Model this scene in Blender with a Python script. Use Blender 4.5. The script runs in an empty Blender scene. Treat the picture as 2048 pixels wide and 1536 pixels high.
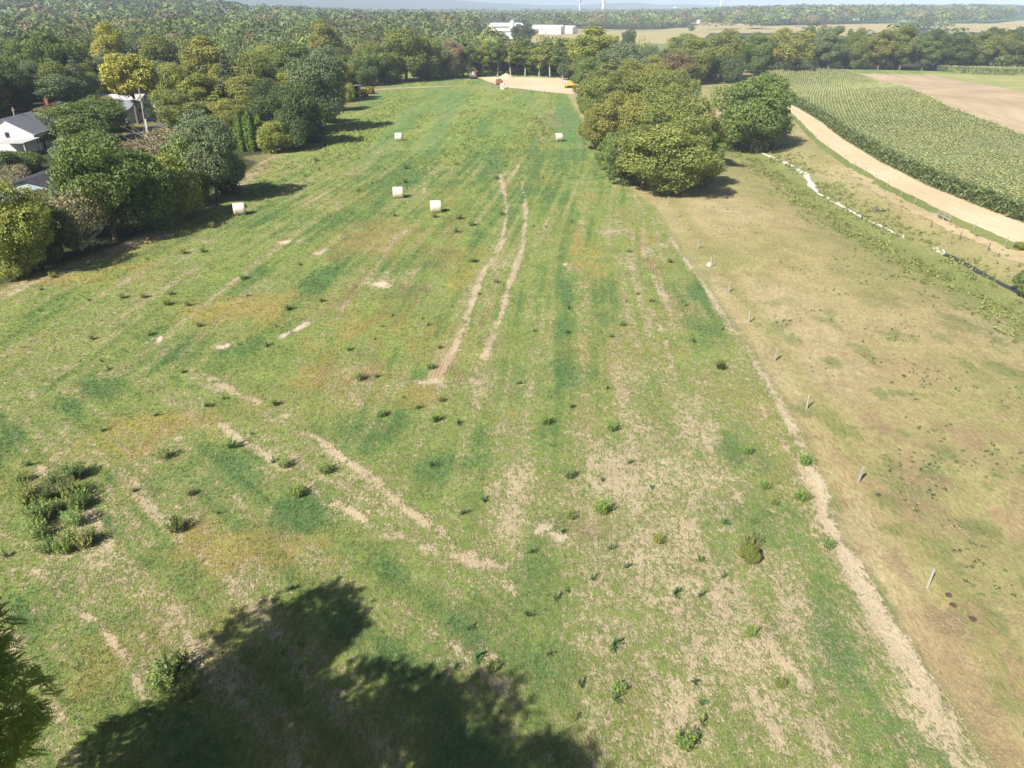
import bpy, math, random
import numpy as np
from mathutils import Vector, Matrix
# ------------------------------------------------------------------ camera, light, exposure
S = bpy.context.scene
COL = S.collection
FPX, HY, CH = 1446.0, 16.0, 25.0                     # focal length in px of a 2048 frame, horizon row, camera height
PITCH = math.atan((768 - HY) / FPX)
cd = bpy.data.cameras.new('camera'); cam = bpy.data.objects.new('camera', cd); COL.objects.link(cam)
cd.sensor_width = 36; cd.lens = 36 * FPX / 2048; cd.clip_start = 0.5; cd.clip_end = 40000
cam.location = (0, 0, CH); cam.rotation_euler = (math.pi / 2 - PITCH, 0, 0); S.camera = cam
SUN_EL, SHAZ = math.radians(42), math.radians(50)    # elevation; direction the shadows run (from +x towards +y)
w = bpy.data.worlds.new('World'); S.world = w; w.use_nodes = True
nt = w.node_tree; bg = nt.nodes['Background']; sk = nt.nodes.new('ShaderNodeTexSky')
sk.sky_type = 'NISHITA'; sk.sun_disc = False; sk.sun_elevation = SUN_EL
sk.sun_rotation = math.atan2(-math.cos(SHAZ), -math.sin(SHAZ)); sk.altitude = 100; sk.air_density = 1.0; sk.dust_density = 1.5
nt.links.new(sk.outputs[0], bg.inputs[0]); bg.inputs[1].default_value = 0.05
sl = bpy.data.lights.new('sun', 'SUN'); sl.energy = 5.0; sl.angle = math.radians(0.53); sl.color = (1, .95, .86)
so = bpy.data.objects.new('sun', sl); COL.objects.link(so)
sd = Vector((math.cos(SHAZ) * math.cos(SUN_EL), math.sin(SHAZ) * math.cos(SUN_EL), -math.sin(SUN_EL)))
so.rotation_euler = sd.to_track_quat('-Z', 'Y').to_euler(); so.location = (-50, -50, 90)
S.view_settings.view_transform = 'Standard'; S.view_settings.look = 'None'
S.view_settings.exposure = 0.72; S.view_settings.gamma = 1
S.cycles.max_bounces = 6; S.cycles.transparent_max_bounces = 4; S.cycles.volume_bounces = 0
S.cycles.diffuse_bounces = 3
R = np.random.default_rng(7); random.seed(7)

# ------------------------------------------------------------------ numeric helpers
def sst(a, b, x):
    t = np.clip((x - a) / (b - a), 0, 1); return t * t * (3 - 2 * t)
_T = np.random.default_rng(3).random((256, 256))
def vn(x, y):
    xi = np.floor(x).astype(np.int64); yi = np.floor(y).astype(np.int64); fx = x - xi; fy = y - yi
    fx = fx * fx * (3 - 2 * fx); fy = fy * fy * (3 - 2 * fy)
    a = _T[xi & 255, yi & 255]; b = _T[(xi + 1) & 255, yi & 255]; c = _T[xi & 255, (yi + 1) & 255]; d = _T[(xi + 1) & 255, (yi + 1) & 255]
    return (a * (1 - fx) + b * fx) * (1 - fy) + (c * (1 - fx) + d * fx) * fy
def fbm(x, y, o=4, s=0):
    r = 0; a = .5; t = 0
    for k in range(o):
        r = r + a * vn(x * 2 ** k + 17.3 * k + s, y * 2 ** k + 9.1 * k + 3 * s); t += a; a *= .55
    return r / t
def ray(px, py, z=0.0):
    u = (px - 1024) / FPX; v = (768 - py) / FPX
    d = (u, math.cos(PITCH) + v * math.sin(PITCH), -math.sin(PITCH) + v * math.cos(PITCH))
    t = (z - CH) / d[2]; return (d[0] * t, d[1] * t)
def segd(x, y, p, q):
    dx, dy = q[0] - p[0], q[1] - p[1]; t = np.clip(((x - p[0]) * dx + (y - p[1]) * dy) / (dx * dx + dy * dy + 1e-9), 0, 1)
    return np.hypot(x - p[0] - t * dx, y - p[1] - t * dy)
def pld(x, y, pts):
    d = None
    for p, q in zip(pts[:-1], pts[1:]):
        e = segd(x, y, p, q); d = e if d is None else np.minimum(d, e)
    return d
def inpoly(x, y, pts):
    r = np.zeros(np.shape(x), bool); n = len(pts)
    for i in range(n):
        x1, y1 = pts[i]; x2, y2 = pts[(i + 1) % n]
        if y1 == y2: continue
        r ^= ((y1 > y) != (y2 > y)) & (x < (x2 - x1) * (y - y1) / (y2 - y1) + x1)
    return r
def W(l): return [ray(*p) for p in l]
CREEK = W([(1440, 250), (1490, 285), (1530, 310), (1580, 335), (1612, 350), (1640, 385), (1690, 412), (1760, 450), (1850, 492), (1890, 512), (1960, 550), (2040, 590), (2250, 690)])
RIDX = [-3000, 300, 480, 560, 620, 700, 780, 860, 930, 1000, 1080, 1150, 1190, 1230, 1290, 1330, 1380, 1450, 1560, 1660, 1760, 1850, 1950, 2048, 5000]
RIDY = [4, 4, 4, -2, -5, -6, -6, -3, 1, 6, 9, 10, 6, 5, 9, 8, 10, 11, 9, 11, 8, 9, 10, 12, 12]
def H(x, y):
    x = np.asarray(x, float); y = np.asarray(y, float); r = np.hypot(x, y)
    z = .35 * (fbm(x / 34, y / 34, 2, 5) - .5) * sst(20, 60, r)
    dc = pld(x, y, CREEK); near = sst(520, 300, r)
    z = z - 1.7 * np.exp(-(dc / 9) ** 2) * near
    side = sst(20, 110, x) * sst(90, 170, y)
    z = z + side * near * (1.6 * np.sin((y - .45 * x) / 21.0) * sst(60, 110, x) + 1.2 * sst(70, 200, x))
    z = z - 2.2 * sst(335, 375, y) * sst(700, 480, y) * sst(-90, -30, x)          # the ground falls behind the crest
    q = x / np.maximum(y, 1)
    z = z + 13 * sst(800, 1700, y) * sst(.12, .38, q) * sst(5200, 3200, y)
    z = z + 36 * sst(650, 1500, y) * sst(-.12, -.55, q) * sst(6000, 3600, y)
    z = z + 5 * (fbm(x / 260, y / 260, 3, 2) - .5) * sst(450, 1100, r) - 2 * sst(600, 1300, r)
    px = 1024 + FPX * q * math.cos(PITCH) ** -1 * .887
    prof = np.interp(px, RIDX, RIDY)
    hz = 25 + (16 - prof) * 3.85 + 10 * (fbm(q * 40, r / 900, 3, 8) - .5)
    z = z + hz * np.exp(-((r - 7000) / 1100.) ** 2) * sst(4000, 5500, r) * (y > 0)
    return z
_TS = np.geomspace(8, 9500, 2600)
def P(px, py, dz=0):                                 # first point where the sight line meets the land
    u = (px - 1024) / FPX; v = (768 - py) / FPX; d = np.array([u, math.cos(PITCH) + v * math.sin(PITCH), -math.sin(PITCH) + v * math.cos(PITCH)]); d /= math.hypot(d[0], d[1])
    f = lambda t: CH + d[2] * t - H(d[0] * t, d[1] * t) - dz
    g = f(_TS); k = np.nonzero(g < 0)[0]
    if not len(k): t = 7000.
    else:
        a, b = _TS[max(k[0] - 1, 0)], _TS[k[0]]
        for _ in range(3):
            q = np.linspace(a, b, 12); w_ = np.nonzero(f(q) < 0)[0]; m_ = w_[0] if len(w_) else 11; a, b = q[max(m_ - 1, 0)], q[m_]
        t = b
    x, y = d[0] * t, d[1] * t; return x, y, float(H(x, y))
def PW(l): return [P(*p)[:2] if p[0] < 2150 else (lambda a, b: b)(0, ray(*p)) for p in l]
def PZ(px, py, z): x, y = ray(px, py, z); return Vector((x, y, z))
def mpp(x, y):                                       # metres per photo pixel there
    return (y * math.cos(PITCH) + CH * math.sin(PITCH)) / FPX

# ------------------------------------------------------------------ mesh helpers
def tag(o, label=None, cat=None, group=None, kind=None):
    if label: o['label'] = label
    if cat: o['category'] = cat
    if group: o['group'] = group
    if kind: o['kind'] = kind
    return o
def link(name, me, parent=None):
    o = bpy.data.objects.new(name, me); COL.objects.link(o)
    if parent: o.parent = parent
    return o
def empty(name, loc, rz=0, label=None, cat=None, group=None):
    o = bpy.data.objects.new(name, None); COL.objects.link(o); o.location = loc; o.rotation_euler = (0, 0, rz)
    o.empty_display_size = .3; return tag(o, label, cat, group)
def npmesh(name, V, F, mat, fattr=None, pcol=None, smooth=False):
    me = bpy.data.meshes.new(name); V = np.asarray(V, np.float32); F = np.asarray(F, np.int32); k = F.shape[1]
    me.vertices.add(len(V)); me.vertices.foreach_set('co', V.ravel())
    me.loops.add(F.size); me.loops.foreach_set('vertex_index', F.ravel())
    me.polygons.add(len(F)); me.polygons.foreach_set('loop_start', np.arange(0, F.size, k, dtype=np.int32))
    if smooth: me.polygons.foreach_set('use_smooth', np.ones(len(F), bool))
    me.update(calc_edges=True)
    if fattr is not None:
        a = me.attributes.new('v', 'FLOAT', 'FACE'); a.data.foreach_set('value', np.asarray(fattr, np.float32))
    for n, c in (pcol or {}).items():
        c = np.asarray(c, np.float32)
        if c.ndim == 1: a = me.attributes.new(n, 'FLOAT', 'POINT'); a.data.foreach_set('value', c)
        else:
            a = me.attributes.new(n, 'FLOAT_COLOR', 'POINT')
            a.data.foreach_set('color', np.concatenate([c, np.ones((len(c), 1), np.float32)], 1).ravel())
    me.materials.append(mat); return me
def nrm(a): return a / (np.linalg.norm(a, axis=1, keepdims=True) + 1e-9)
def quads(C, N, s, asp=.6, rng=R):
    n = len(C); t = nrm(np.cross(N, rng.normal(size=(n, 3)))); b = np.cross(N, t); s = np.broadcast_to(s, (n,))[:, None]
    V = np.stack([C - t * s, C - b * s * asp, C + t * s, C + b * s * asp], 1).reshape(-1, 3)
    return V, np.arange(4 * n).reshape(-1, 4)
class MB:
    def __init__(s): s.v = []; s.f = []
    def add(s, v, f):
        n = len(s.v); s.v += [tuple(q) for q in v]; s.f += [tuple(i + n for i in g) for g in f]; return s
    def box(s, c, d, rz=0, tp=1.0):
        x, y, z = d[0] / 2, d[1] / 2, d[2] / 2; ca, sa = math.cos(rz), math.sin(rz); v = []
        for k, t in ((-z, 1), (z, tp)):
            for a, b in ((-x, -y), (x, -y), (x, y), (-x, y)):
                a *= t; b *= t; v.append((c[0] + a * ca - b * sa, c[1] + a * sa + b * ca, c[2] + k))
        return s.add(v, [(3, 2, 1, 0), (4, 5, 6, 7), (0, 1, 5, 4), (1, 2, 6, 5), (2, 3, 7, 6), (3, 0, 4, 7)])
    def tube(s, p, q, r0, r1=None, n=8):
        p, q = Vector(p), Vector(q); r1 = r0 if r1 is None else r1; d = (q - p).normalized()
        a = d.orthogonal().normalized(); b = d.cross(a); v = []
        for c, r in ((p, r0), (q, r1)):
            for k in range(n):
                t = 2 * math.pi * k / n; v.append(c + (a * math.cos(t) + b * math.sin(t)) * r)
        f = [(k, (k + 1) % n, n + (k + 1) % n, n + k) for k in range(n)] + [tuple(range(n - 1, -1, -1)), tuple(range(n, 2 * n))]
        return s.add(v, f)
    def prism(s, prof, y0, y1):                      # profile in xz, extruded along y
        n = len(prof); v = [(a, y0, b) for a, b in prof] + [(a, y1, b) for a, b in prof]
        return s.add(v, [tuple(range(n)), tuple(range(2 * n - 1, n - 1, -1))] + [(k, n + k, n + (k + 1) % n, (k + 1) % n) for k in range(n)])
    def build(s, name, mat, parent=None, bev=0, smooth=False):
        me = bpy.data.meshes.new(name); me.from_pydata(s.v, [], s.f); me.materials.append(mat)
        if smooth:
            for p in me.polygons: p.use_smooth = len(p.vertices) == 4
        o = link(name, me, parent)
        if bev:
            m = o.modifiers.new('bevel', 'BEVEL'); m.width = bev; m.segments = 2
        return o

# ------------------------------------------------------------------ materials
def newmat(name):
    m = bpy.data.materials.new(name); m.use_nodes = True; n = m.node_tree.nodes; p = n['Principled BSDF']
    p.inputs['Roughness'].default_value = .85; p.inputs['Specular IOR Level'].default_value = .2
    return m, m.node_tree, p
def simple(name, c, rough=.8, var=.12, scale=3, metal=0, spec=.3, bump=0):
    m, t, p = newmat(name); N = t.nodes; L = t.links
    tc = N.new('ShaderNodeTexCoord'); no = N.new('ShaderNodeTexNoise'); no.inputs['Scale'].default_value = scale; no.inputs['Detail'].default_value = 6
    L.new(tc.outputs['Object'], no.inputs['Vector']); mr = N.new('ShaderNodeMapRange'); mr.inputs[1].default_value = .3; mr.inputs[2].default_value = .7
    mr.inputs[3].default_value = 1 - var; mr.inputs[4].default_value = 1 + var; L.new(no.outputs[0], mr.inputs[0])
    mx = N.new('ShaderNodeVectorMath'); mx.operation = 'SCALE'; mx.inputs[0].default_value = c; L.new(mr.outputs[0], mx.inputs['Scale'])
    L.new(mx.outputs[0], p.inputs['Base Color']); p.inputs['Roughness'].default_value = rough; p.inputs['Metallic'].default_value = metal
    p.inputs['Specular IOR Level'].default_value = spec
    if bump:
        b = N.new('ShaderNodeBump'); b.inputs['Strength'].default_value = bump; b.inputs['Distance'].default_value = .05
        L.new(no.outputs[0], b.inputs['Height']); L.new(b.outputs[0], p.inputs['Normal'])
    return m
def leafmat(name, use_obj=True, pcol=False, trans=.22, rng_=(.6, 1.45)):
    m, t, p = newmat(name); N = t.nodes; L = t.links
    at = N.new('ShaderNodeAttribute'); at.attribute_name = 'v'
    if pcol: src = N.new('ShaderNodeAttribute'); src.attribute_name = 'col'; co = src.outputs['Color']
    else: src = N.new('ShaderNodeObjectInfo'); co = src.outputs['Color']
    h = N.new('ShaderNodeHueSaturation'); L.new(co, h.inputs['Color'])
    a = N.new('ShaderNodeMapRange'); a.inputs[3].default_value = .525; a.inputs[4].default_value = .475; L.new(at.outputs['Fac'], a.inputs[0]); L.new(a.outputs[0], h.inputs['Hue'])
    b = N.new('ShaderNodeMapRange'); b.inputs[3].default_value = rng_[0]; b.inputs[4].default_value = rng_[1]; L.new(at.outputs['Fac'], b.inputs[0]); L.new(b.outputs[0], h.inputs['Value'])
    L.new(h.outputs[0], p.inputs['Base Color']); p.inputs['Roughness'].default_value = .55; p.inputs['Specular IOR Level'].default_value = .35
    tr = N.new('ShaderNodeBsdfTranslucent'); L.new(h.outputs[0], tr.inputs['Color'])
    ms = N.new('ShaderNodeMixShader'); ms.inputs[0].default_value = trans
    L.new(p.outputs[0], ms.inputs[1]); L.new(tr.outputs[0], ms.inputs[2]); L.new(ms.outputs[0], N['Material Output'].inputs['Surface'])
    return m
M = dict(
    leaf=leafmat('foliage'), feather=leafmat('feather_foliage', trans=.42), grass=leafmat('grass', pcol=True, trans=.15, rng_=(.72, 1.22)),
    bark=simple('bark', (.16, .13, .10), .95, .35, 8, bump=.6), palebark=simple('pale_bark', (.42, .38, .31), .9, .3, 5),
    white=simple('white_paint', (.78, .78, .76), .5, .05, 2), wall=simple('white_siding', (.72, .73, .72), .6, .06, 1.5),
    roofg=simple('grey_shingle', (.20, .21, .24), .9, .18, 2.5), roofb=simple('brown_shingle', (.22, .11, .07), .9, .2, 2.5),
    roofd=simple('dark_shingle', (.055, .052, .06), .9, .25, 1.5), roofl=simple('light_roof', (.50, .49, .49), .7, .1, 1), steelroof=simple('white_roof', (.74, .75, .77), .5, .05, .1),
    blue=simple('grey_blue_siding', (.38, .45, .52), .6, .06, 1.5), glass=simple('window_glass', (.03, .04, .05), .12, .1, 1, spec=.7),  # siding in one even grey blue; near-black window glass
    door=simple('door_brown', (.12, .06, .04), .5), yellow=simple('machine_yellow', (.72, .42, .03), .45, .12, 1.5), yel2=simple('lemon_yellow', (.80, .62, .02), .4, .08, 1.5),
    black=simple('black_rubber', (.02, .02, .02), .7), steel=simple('steel', (.30, .30, .31), .45, .15, 3, metal=.6), red=simple('rust_red', (.30, .14, .10), .7, .25, 3),
    orange=simple('machine_orange', (.40, .22, .10), .5, .15, 2), post=simple('weathered_wood', (.36, .33, .28), .9, .25, 12, bump=.5), concrete=simple('concrete', (.5, .48, .44), .9, .12, 2),
    pole=simple('utility_pole_wood', (.40, .34, .27), .9, .2, 6), carblue=simple('car_blue', (.05, .22, .42), .25, .04, 1, spec=.5), cargrey=simple('car_grey', (.25, .26, .28), .25, .05, 1, spec=.5),
    asphalt=simple('asphalt', (.13, .125, .12), .9, .2, .4), stone=simple('pale_stone', (.66, .63, .56), .9, .2, 2, bump=.4), brick=simple('brick', (.30, .13, .09), .9, .2, 4), manure=simple('dung', (.10, .06, .04), .9, .3, 8))

def groundmat(name):
    m, t, p = newmat(name); N = t.nodes; L = t.links
    def A(n):
        a = N.new('ShaderNodeAttribute'); a.attribute_name = n; return a
    def math_(op, a, b=None, c=None):
        q = N.new('ShaderNodeMath'); q.operation = op
        for i, v in enumerate((a, b, c)):
            if v is None: continue
            if isinstance(v, (int, float)): q.inputs[i].default_value = v
            else: L.new(v, q.inputs[i])
        return q.outputs[0]
    geo = N.new('ShaderNodeNewGeometry')
    def noise(sc, det=5, rough=.6, stretch=None, rot=0):
        n = N.new('ShaderNodeTexNoise'); n.inputs['Scale'].default_value = sc; n.inputs['Detail'].default_value = det; n.inputs['Roughness'].default_value = rough
        if stretch:
            mp = N.new('ShaderNodeMapping'); mp.inputs['Scale'].default_value = stretch; mp.inputs['Rotation'].default_value = (0, 0, rot); L.new(geo.outputs['Position'], mp.inputs[0]); L.new(mp.outputs[0], n.inputs['Vector'])
        else: L.new(geo.outputs['Position'], n.inputs['Vector'])
        return n.outputs[0]
    def mixc(f, a, b, bt='MIX'):
        x = N.new('ShaderNodeMix'); x.data_type = 'RGBA'; x.blend_type = bt
        if isinstance(f, (int, float)): x.inputs[0].default_value = f
        else: L.new(f, x.inputs[0])
        for i, v in ((6, a), (7, b)):
            if isinstance(v, tuple): x.inputs[i].default_value = v
            else: L.new(v, x.inputs[i])
        return x.outputs[2]
    n1 = noise(1.5, 8, .75); n2 = noise(5.0, 5, .72, (1, .4, 1), .5); n3 = noise(.35, 4, .6); n4 = noise(13, 3, .7, (1, .5, 1), .9)
    mixn = math_('ADD', math_('MULTIPLY', math_('SUBTRACT', math_('ADD', math_('MULTIPLY', n1, .36), math_('ADD', math_('MULTIPLY', n2, .38), math_('MULTIPLY', n4, .26))), .5), 3.1), .5)
    # cover threshold: vegetation where noise < cover
    d = math_('SUBTRACT', A('cover').outputs['Fac'], mixn)
    fac = N.new('ShaderNodeMapRange'); fac.interpolation_type = 'SMOOTHSTEP'; L.new(d, fac.inputs[0]); fac.inputs[1].default_value = -.16; fac.inputs[2].default_value = .18
    row = math_('SINE', math_('MULTIPLY', A('rowc').outputs['Fac'], 2 * math.pi / .27))
    st = math_('MULTIPLY', A('stub').outputs['Fac'], math_('GREATER_THAN', math_('ADD', row, math_('MULTIPLY', n2, .6)), .35))
    vb = N.new('ShaderNodeMapRange'); L.new(n2, vb.inputs[0]); vb.inputs[1].default_value = .3; vb.inputs[2].default_value = .7; vb.inputs[3].default_value = .62; vb.inputs[4].default_value = 1.38
    def scale(c, f):
        x = N.new('ShaderNodeVectorMath'); x.operation = 'SCALE'; L.new(c, x.inputs[0])
        if isinstance(f, (int, float)): x.inputs['Scale'].default_value = f
        else: L.new(f, x.inputs['Scale'])
        return x.outputs[0]
    veg = scale(A('veg').outputs['Color'], vb.outputs[0])
    sb = N.new('ShaderNodeMapRange'); L.new(n4, sb.inputs[0]); sb.inputs[1].default_value = .3; sb.inputs[2].default_value = .7; sb.inputs[3].default_value = .72; sb.inputs[4].default_value = 1.18
    soil = scale(A('soil').outputs['Color'], sb.outputs[0])
    c = mixc(fac.outputs[0], soil, veg)
    c = mixc(math_('MULTIPLY', st, .75), c, (.20, .14, .075, 1))
    tb = N.new('ShaderNodeMapRange'); L.new(n3, tb.inputs[0]); tb.inputs[1].default_value = .3; tb.inputs[2].default_value = .7; tb.inputs[3].default_value = .86; tb.inputs[4].default_value = 1.14
    c = scale(c, tb.outputs[0])
    L.new(c, p.inputs['Base Color']); p.inputs['Roughness'].default_value = .95; p.inputs['Specular IOR Level'].default_value = .05
    bp = N.new('ShaderNodeBump'); bp.inputs['Strength'].default_value = .9; bp.inputs['Distance'].default_value = .12
    hh = math_('ADD', math_('MULTIPLY', n2, 1.0), math_('MULTIPLY', fac.outputs[0], .5)); L.new(hh, bp.inputs['Height']); L.new(bp.outputs[0], p.inputs['Normal'])
    return m
GM = groundmat('ground')

# ------------------------------------------------------------------ what grows where (world space)
LB = W([(-900, 900), (-300, 690), (0, 575), (130, 530), (270, 480), (390, 415), (500, 345), (600, 255), (690, 215), (735, 190), (760, 168)])   # left edge of the hay field
FENCE = W([(1150, 160), (1180, 240), (1205, 300), (1240, 345), (1321, 388), (1336, 409), (1354, 435), (1374, 462), (1395, 498), (1422, 534), (1457, 585), (1498, 645), (1549, 722), (1613, 818), (1716, 965), (1854, 1175), (2046, 1485), (2500, 2300)])
STRAW = W([(1195, 290), (1215, 330), (1260, 380), (1310, 420), (1345, 480), (1395, 550), (1440, 610), (1490, 690), (1530, 750), (1590, 850), (1640, 960), (1670, 1050), (1740, 1170), (1800, 1270), (1850, 1350), (1930, 1480), (2000, 1600), (2300, 2100)])
FIELD = LB + W([(930, 152), (1150, 150)]) + FENCE + [(0, -60), (-200, -60)]
DLT = [(W(l), wd, st) for l, wd, st in [
    ([(1000, 350), (1010, 390), (1014, 425)], .45, 1.2), ([(1043, 365), (1050, 400), (1052, 428)], .5, 1.2), ([(1028, 255), (1032, 320), (1043, 365)], .3, .6),
    ([(1014, 425), (1005, 480), (985, 520), (965, 548), (948, 600), (930, 660), (905, 710), (865, 755)], .42, 1.05),
    ([(1052, 428), (1045, 500), (1015, 575), (1000, 640), (975, 700), (945, 760)], .42, 1.05),
    ([(905, 252), (890, 300), (862, 335), (850, 350), (848, 405)], .32, .8), ([(925, 262), (905, 330), (895, 400)], .3, .4),
    ([(400, 740), (440, 768), (500, 795), (600, 850), (680, 910), (750, 960), (800, 1010), (870, 1060), (1000, 1140)], .4, .75),
    ([(440, 850), (490, 885), (560, 930), (640, 990), (720, 1035), (820, 1085), (940, 1120), (1030, 1180)], .38, .75),
    ([(-30, 790), (0, 840), (50, 900), (100, 960), (150, 1000), (190, 1045), (215, 1090)], .36, .9), ([(60, 1130), (100, 1170), (130, 1205), (200, 1250), (255, 1325), (290, 1395)], .3, .75),
    ([(440, 480), (520, 484), (600, 484), (700, 490), (790, 508)], .35, .5), ([(500, 508), (440, 560), (350, 625)], .25, .5), ([(560, 505), (500, 570)], .25, .4),
    ([(200, 580), (130, 612), (50, 640), (-40, 680)], .4, .6), ([(1297, 615), (1320, 655), (1335, 695), (1350, 750)], .3, .8), ([(1275, 480), (1300, 540), (1320, 590)], .25, .6),
    ([(1400, 860), (1440, 940), (1480, 1000)], .22, .5), ([(1520, 810), (1560, 880), (1600, 930)], .25, .6), ([(1190, 640), (1230, 760), (1290, 860)], .3, .25),
    ([(700, 370), (640, 410), (600, 440)], .4, .45), ([(1240, 360), (1300, 430), (1330, 500)], .5, .35), ([(960, 1290), (990, 1320)], .3, .7), ([(1500, 1380), (1560, 1480)], .3, .6), ([(1540, 1290), (1620, 1380)], .3, .5),
    ([(820, 260), (780, 330), (740, 390)], .3, .35), ([(1000, 230), (990, 300), (980, 340)], .3, .35), ([(960, 200), (950, 260), (935, 330)], .4, .35), ([(1080, 230), (1090, 300), (1110, 360)], .4, .35)]]
def blob(px, py, wx, wy, s):
    c = ray(px, py); a = ray(px + wx, py); b = ray(px, py - wy); d = ray(px, py + wy)
    return (c[0], c[1], abs(a[0] - c[0]), abs(b[1] - d[1]) / 2, s)
SPARSE = [blob(*b) for b in [(1290, 940, 170, 110, .30), (1100, 1070, 55, 45, .32), (1330, 1120, 170, 110, .22), (1180, 1000, 170, 90, .22), (1450, 1380, 150, 120, .22), (1050, 1050, 120, 90, .12), (700, 720, 60, 50, .25),
    (760, 480, 110, 25, .28), (1235, 465, 60, 8, .4), (950, 345, 120, 12, .25), (760, 565, 90, 30, .22), (1000, 858, 50, 12, .3), (740, 870, 22, 12, .4), (700, 610, 30, 8, .4), (1130, 535, 30, 12, .35), (560, 850, 60, 14, .1),
    (860, 745, 40, 25, .3), (1390, 480, 60, 60, .15), (700, 1010, 60, 30, .25), (230, 1250, 120, 80, .12), (520, 1120, 120, 40, .16), (1250, 760, 80, 60, .12), (1500, 1250, 120, 120, .12), (1220, 1300, 60, 40, .15), (740, 345, 60, 12, .25), (640, 400, 60, 10, .2), (600, 605, 50, 10, .25), (90, 950, 60, 60, .12), (850, 700, 30, 60, .12), (1310, 560, 30, 60, .15)]]
BARE = [blob(*b) for b in [(588, 662, 17, 6, 1.0), (440, 688, 10, 4, .9), (280, 692, 11, 3, .8), (590, 481, 14, 2.5, .8), (840, 770, 25, 6, .5), (760, 567, 12, 3, .8), (1110, 1080, 14, 10, .6), (640, 505, 12, 4, .6), (1085, 1060, 26, 18, .4), (1130, 527, 14, 4, .6)]]
ORANGE = [blob(*b) for b in [(480, 620, 100, 35, .9), (330, 850, 120, 50, .75), (470, 1090, 170, 60, .8), (750, 650, 120, 60, .5), (1180, 520, 50, 50, .55), (920, 560, 50, 60, .5), (830, 790, 35, 22, .7), (200, 1300, 120, 90, .35), (690, 755, 100, 40, .6), (620, 1080, 110, 50, .5), (1030, 700, 18, 50, .3),
    (760, 480, 130, 40, .5), (900, 400, 40, 40, .35), (1020, 820, 30, 20, .6), (1260, 680, 60, 50, .3), (700, 400, 70, 30, .3), (120, 560, 90, 14, .9), (230, 540, 60, 10, .9), (30, 700, 80, 40, .35), (1290, 480, 40, 70, .35), (480, 280, 40, 8, .8), (1550, 980, 60, 60, .3)]]
DARKG = [blob(*b) for b in [(350, 700, 150, 45, .8), (1150, 680, 120, 120, .75), (720, 870, 110, 50, .75), (1040, 790, 50, 70, .7), (1400, 620, 60, 110, .8), (600, 440, 200, 25, .5), (900, 920, 110, 40, .7), (600, 1000, 110, 50, .8), (420, 960, 150, 60, .7), (1620, 1230, 60, 180, .7), (1040, 260, 120, 60, .7), (1150, 240, 80, 60, .9),
    (150, 800, 120, 50, .6), (560, 560, 120, 30, .7), (950, 640, 60, 60, .5), (1000, 460, 40, 60, .4), (1480, 860, 80, 90, .6), (300, 1150, 120, 60, .6), (180, 1180, 120, 60, .5), (860, 330, 60, 60, .5), (1400, 1200, 80, 60, .3), (900, 1250, 200, 120, .5), (120, 1330, 90, 80, .5), (1560, 1000, 60, 100, .5), (730, 520, 60, 20, .5), (1230, 620, 80, 70, .5), (700, 370, 60, 30, .4)]]
BROWN = [blob(*b) for b in [(1190, 1065, 60, 30, .85), (1095, 240, 45, 22, .5), (1080, 270, 30, 14, .45), (1160, 1020, 50, 30, .4), (560, 1000, 10, 10, 0)]]
STUB = [W(q) for q in [[(640, 778), (735, 775), (800, 640), (900, 520), (930, 425), (900, 430), (850, 500), (770, 590), (700, 680)], [(650, 520), (700, 520), (760, 470), (760, 440), (700, 450)], [(985, 560), (1010, 520), (1010, 560), (1000, 600), (960, 690)], [(1270, 480), (1290, 480), (1330, 600), (1310, 600)], [(860, 770), (900, 700), (950, 700), (930, 760)], [(640, 640), (690, 640), (760, 540), (720, 540)]]]
rw = ray(650, 770), ray(905, 430); _d = np.array(rw[1]) - np.array(rw[0]); _d /= np.linalg.norm(_d); ROWN = (-_d[1], _d[0])
_q = np.array(ray(800, 1010)) - np.array(ray(440, 768)); _q /= np.linalg.norm(_q); T3N = (-_q[1], _q[0]); LOWL = W([(-900, 700), (0, 780), (430, 740), (620, 850), (800, 1000), (1010, 1150), (1150, 1700), (-2500, 1700)])
FARF = [(PW(q), c) for q, c in [
    ([(1060, 95), (1060, 62), (1100, 58), (1330, 58), (1400, 50), (1330, 42), (1480, 47), (1540, 52), (1700, 48), (1840, 46), (1980, 47), (2200, 40), (2400, 60), (2400, 75), (1900, 62), (1850, 55), (1640, 75), (1600, 66), (1420, 66), (1400, 85), (1330, 92)], (.40, .34, .17)),
    ([(1250, 115), (1250, 86), (1340, 88), (1340, 110)], (.20, .22, .09)), ([(1650, 42), (1760, 39), (2300, 35), (2300, 46), (1860, 45), (1700, 44)], (.06, .13, .06)), ([(900, 64), (920, 56), (960, 54), (950, 62)], (.42, .33, .17)),
    ([(895, 86), (905, 74), (940, 76), (940, 86)], (.30, .25, .14)), ([(470, 34), (480, 17), (600, 14), (625, 26), (560, 33)], (.13, .24, .10)), ([(485, 47), (495, 34), (560, 33), (550, 46)], (.42, .35, .2)), ([(85, 55), (90, 42), (130, 42), (128, 54)], (.40, .34, .2)), ([(880, 48), (890, 38), (930, 38), (925, 47)], (.3, .3, .16)), ([(700, 62), (710, 54), (760, 54), (750, 62)], (.32, .3, .16)), ([(300, 40), (310, 30), (360, 30), (355, 40)], (.3, .31, .16)), ([(1180, 30), (1180, 27), (1300, 27), (1300, 30)], (.3, .26, .14))]]
YARD = [W(q) for q in [[(0, 300), (0, 272), (90, 268), (130, 282), (90, 300)], [(245, 275), (240, 225), (340, 218), (335, 262)], [(735, 205), (690, 215), (660, 222), (700, 178), (745, 170)], [(480, 315), (560, 300), (520, 325)]]]
def bl(x, y, L_):
    r = np.zeros(np.shape(x))
    for cx, cy, rx, ry, s in L_: r = np.maximum(r, s * np.exp(-(((x - cx) / rx) ** 2 + ((y - cy) / ry) ** 2) ** 1.0))
    return r
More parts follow.
